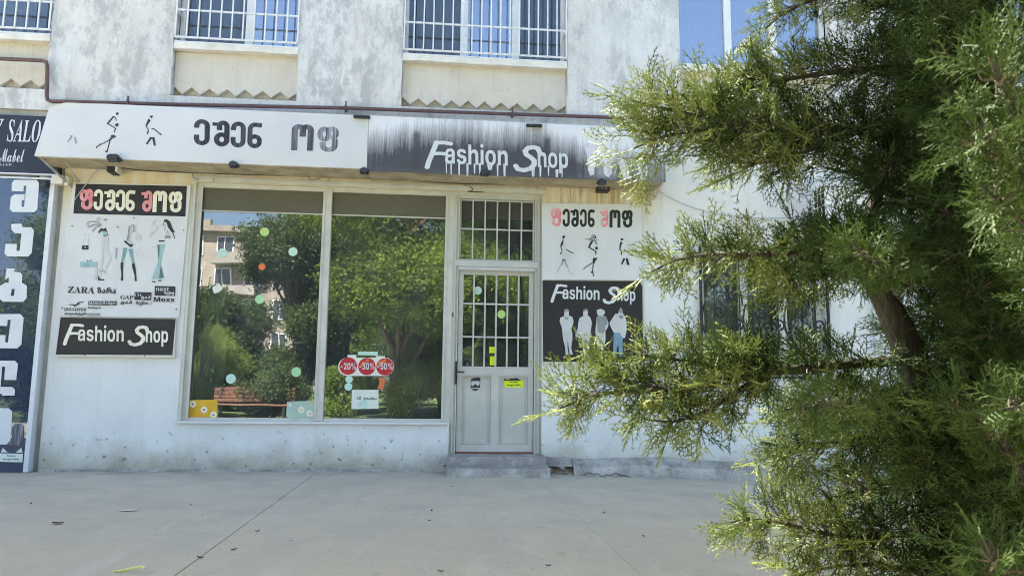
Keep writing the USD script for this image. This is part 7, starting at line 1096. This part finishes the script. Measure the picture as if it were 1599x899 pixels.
broad_tree('leafy_tree', 'leafy tree across the lawn to the right', 6.5, -17.5, 8.0, 3.0, 'leaf', 6, 1000, .18)
broad_tree('leafy_tree', 'leafy tree across the lawn far to the right', 11.5, -19, 8.6, 3.2, 'leaf_dark', 7, 900, .18)
broad_tree('leafy_tree', 'leafy tree across the lawn far to the left', -15.5, -19, 4.6, 2.6, 'leaf_dark', 8, 900, .12)
broad_tree('leafy_tree', 'low spreading tree standing behind the others in the mirrored lawn', .6, -23, 9.6, 4.2, 'leaf', 9, 2200, .14, lobes=12)
for k, (x, y, h, rd, m, lab) in enumerate([(-.9, -12.4, 1.7, .8, 'leaf_pale', 'pale feathery shrub mirrored low in the right pane'), (.35, -12.8, 1.5, .8, 'leaf_pale', 'pale shrub mirrored at the foot of the door'), (-2.6, -13.0, 1.4, .9, 'leaf', 'green shrub mirrored under the mullion'), (-6.9, -14.5, 2.6, 1.3, 'leaf_pale', 'pale willowy shrub mirrored at the left edge of the shop window'), (-4.6, -13.2, 1.3, .9, 'leaf_dark', 'dark low shrub mirrored behind the red boards'), (-10.8, -13.5, 2.4, 1.8, 'leaf_dark', 'dark shrub mirrored in the navy salon panel'), (1.8, -13.6, 1.6, 1.0, 'leaf', 'green shrub mirrored behind the door bars'), (3.6, -14, 1.8, 1.2, 'leaf_dark', 'dark shrub across the lawn right of the door')]):
    broad_tree('garden_shrub', lab, x, y, h, rd, m, 30 + k, 420, .02, CLW if m == 'leaf_pale' else CL, 'shrubs across the lawn', 7, .8)

broad_tree('leafy_tree', 'unseen shade tree added to the right of the juniper to darken it', 5.2, -6.7, 7.0, 2.9, 'leaf', 14, 2600, .42, lobes=14)  # out of view, added to cut the skylight on the juniper
broad_tree('leafy_tree', 'street tree added beyond the road to keep sky light off the juniper', 4.0, -12.4, 8.2, 3.4, 'leaf', 16, 2800, .2, lobes=14)  # added canopy that blocks the frontal sky for the juniper
broad_tree('leafy_tree', 'dark round tree mirrored low at the left of the shop window', -7.5, -19.0, 4.5, 1.7, 'leaf_dark', 15, 1500, .05, lobes=12)
pb = thing('park_bench', 'red-brown slatted park bench mirrored low in the left pane', 'bench', (-5.0, -12.35, -.05))
for k in range(5): obj('seat_slat', MB().box(-6.1, -3.9, -12.2 - .09 * k, -12.125 - .09 * k, .38, .415, .004), M['boards'], pb)
for k in range(4): obj('back_slat', MB().box(-6.1, -3.9, -12.66 - .02 * k, -12.63 - .02 * k, .47 + .10 * k, .55 + .10 * k, .004), M['boards'], pb)
for x in (-5.9, -4.1): obj('leg', MB().box(x - .03, x + .03, -12.2, -12.14, -.03, .378).box(x - .03, x + .03, -12.7, -12.661, -.03, .84).box(x - .03, x + .03, -12.66, -12.2, .33, .378), M['iron'], pb)
broad_tree('leafy_tree', 'tall leafy tree in the second row mirrored above the mullion', -3.6, -27, 9.4, 3.6, 'leaf', 10, 1800, .1, lobes=12)
broad_tree('leafy_tree', 'tall leafy tree in the second row mirrored behind the door', 5.0, -28, 9.0, 4.0, 'leaf_dark', 11, 1800, .1, lobes=12)
broad_tree('leafy_tree', 'leafy tree in the second row to the left of the lawn', -13.5, -30, 4.2, 3.0, 'leaf_dark', 12, 1400, .08, lobes=12)

# ------------------------------------------------------------------ houses across the green, seen only in the glass
def far_house(label, x0, x1, y, h, m, seed):
    t = thing('far_apartment_house', label, 'building', ((x0 + x1) / 2, y, -.3)); d = 12
    obj('wall', MB().box(x0, x1, y - d, y, -.3, h), M[m], t)
    obj('roof', MB().box(x0 - .4, x1 + .4, y - d - .4, y + .5, h, h + .5).box(x0 + 1, x0 + 1.8, y - 3, y - 2.2, h + .5, h + 1.6), M['stone'], t)
    nf = int(h // 3); nw = int((x1 - x0) // 2.6)
    for i in range(nf):
        for j in range(nw):
            cx = x0 + (j + .5) * (x1 - x0) / nw; z0 = i * 3 + .9
            w = obj('window', MB().box(cx - .75, cx + .75, y + .002, y + .07, z0 - .08, z0 + .0).box(cx - .75, cx - .65, y + .002, y + .07, z0, z0 + 1.6).box(cx + .65, cx + .75, y + .002, y + .07, z0, z0 + 1.6).box(cx - .75, cx + .75, y + .002, y + .07, z0 + 1.6, z0 + 1.7).box(cx - .04, cx + .04, y + .04, y + .07, z0, z0 + 1.6), M['pvc'], t)
            obj('pane', MB().box(cx - .65, cx + .65, y + .003, y + .03, z0, z0 + 1.6), M['far_glass'], w)
        if i and seed % 2 == 0:
            bx_ = x0 + (x1 - x0) * .3; obj('balcony', MB().box(bx_, bx_ + 4, y + .08, y + 1.3, i * 3 - .1, i * 3 + .9), M['stone2'], t)
far_house('pink stone apartment house mirrored at the upper left of the shop window', -24, -13.5, -62, 15.0, 'stone', 2)
far_house('grey stone apartment house mirrored in the glass above the door', 6.5, 17, -62, 13.4, 'stone2', 3)
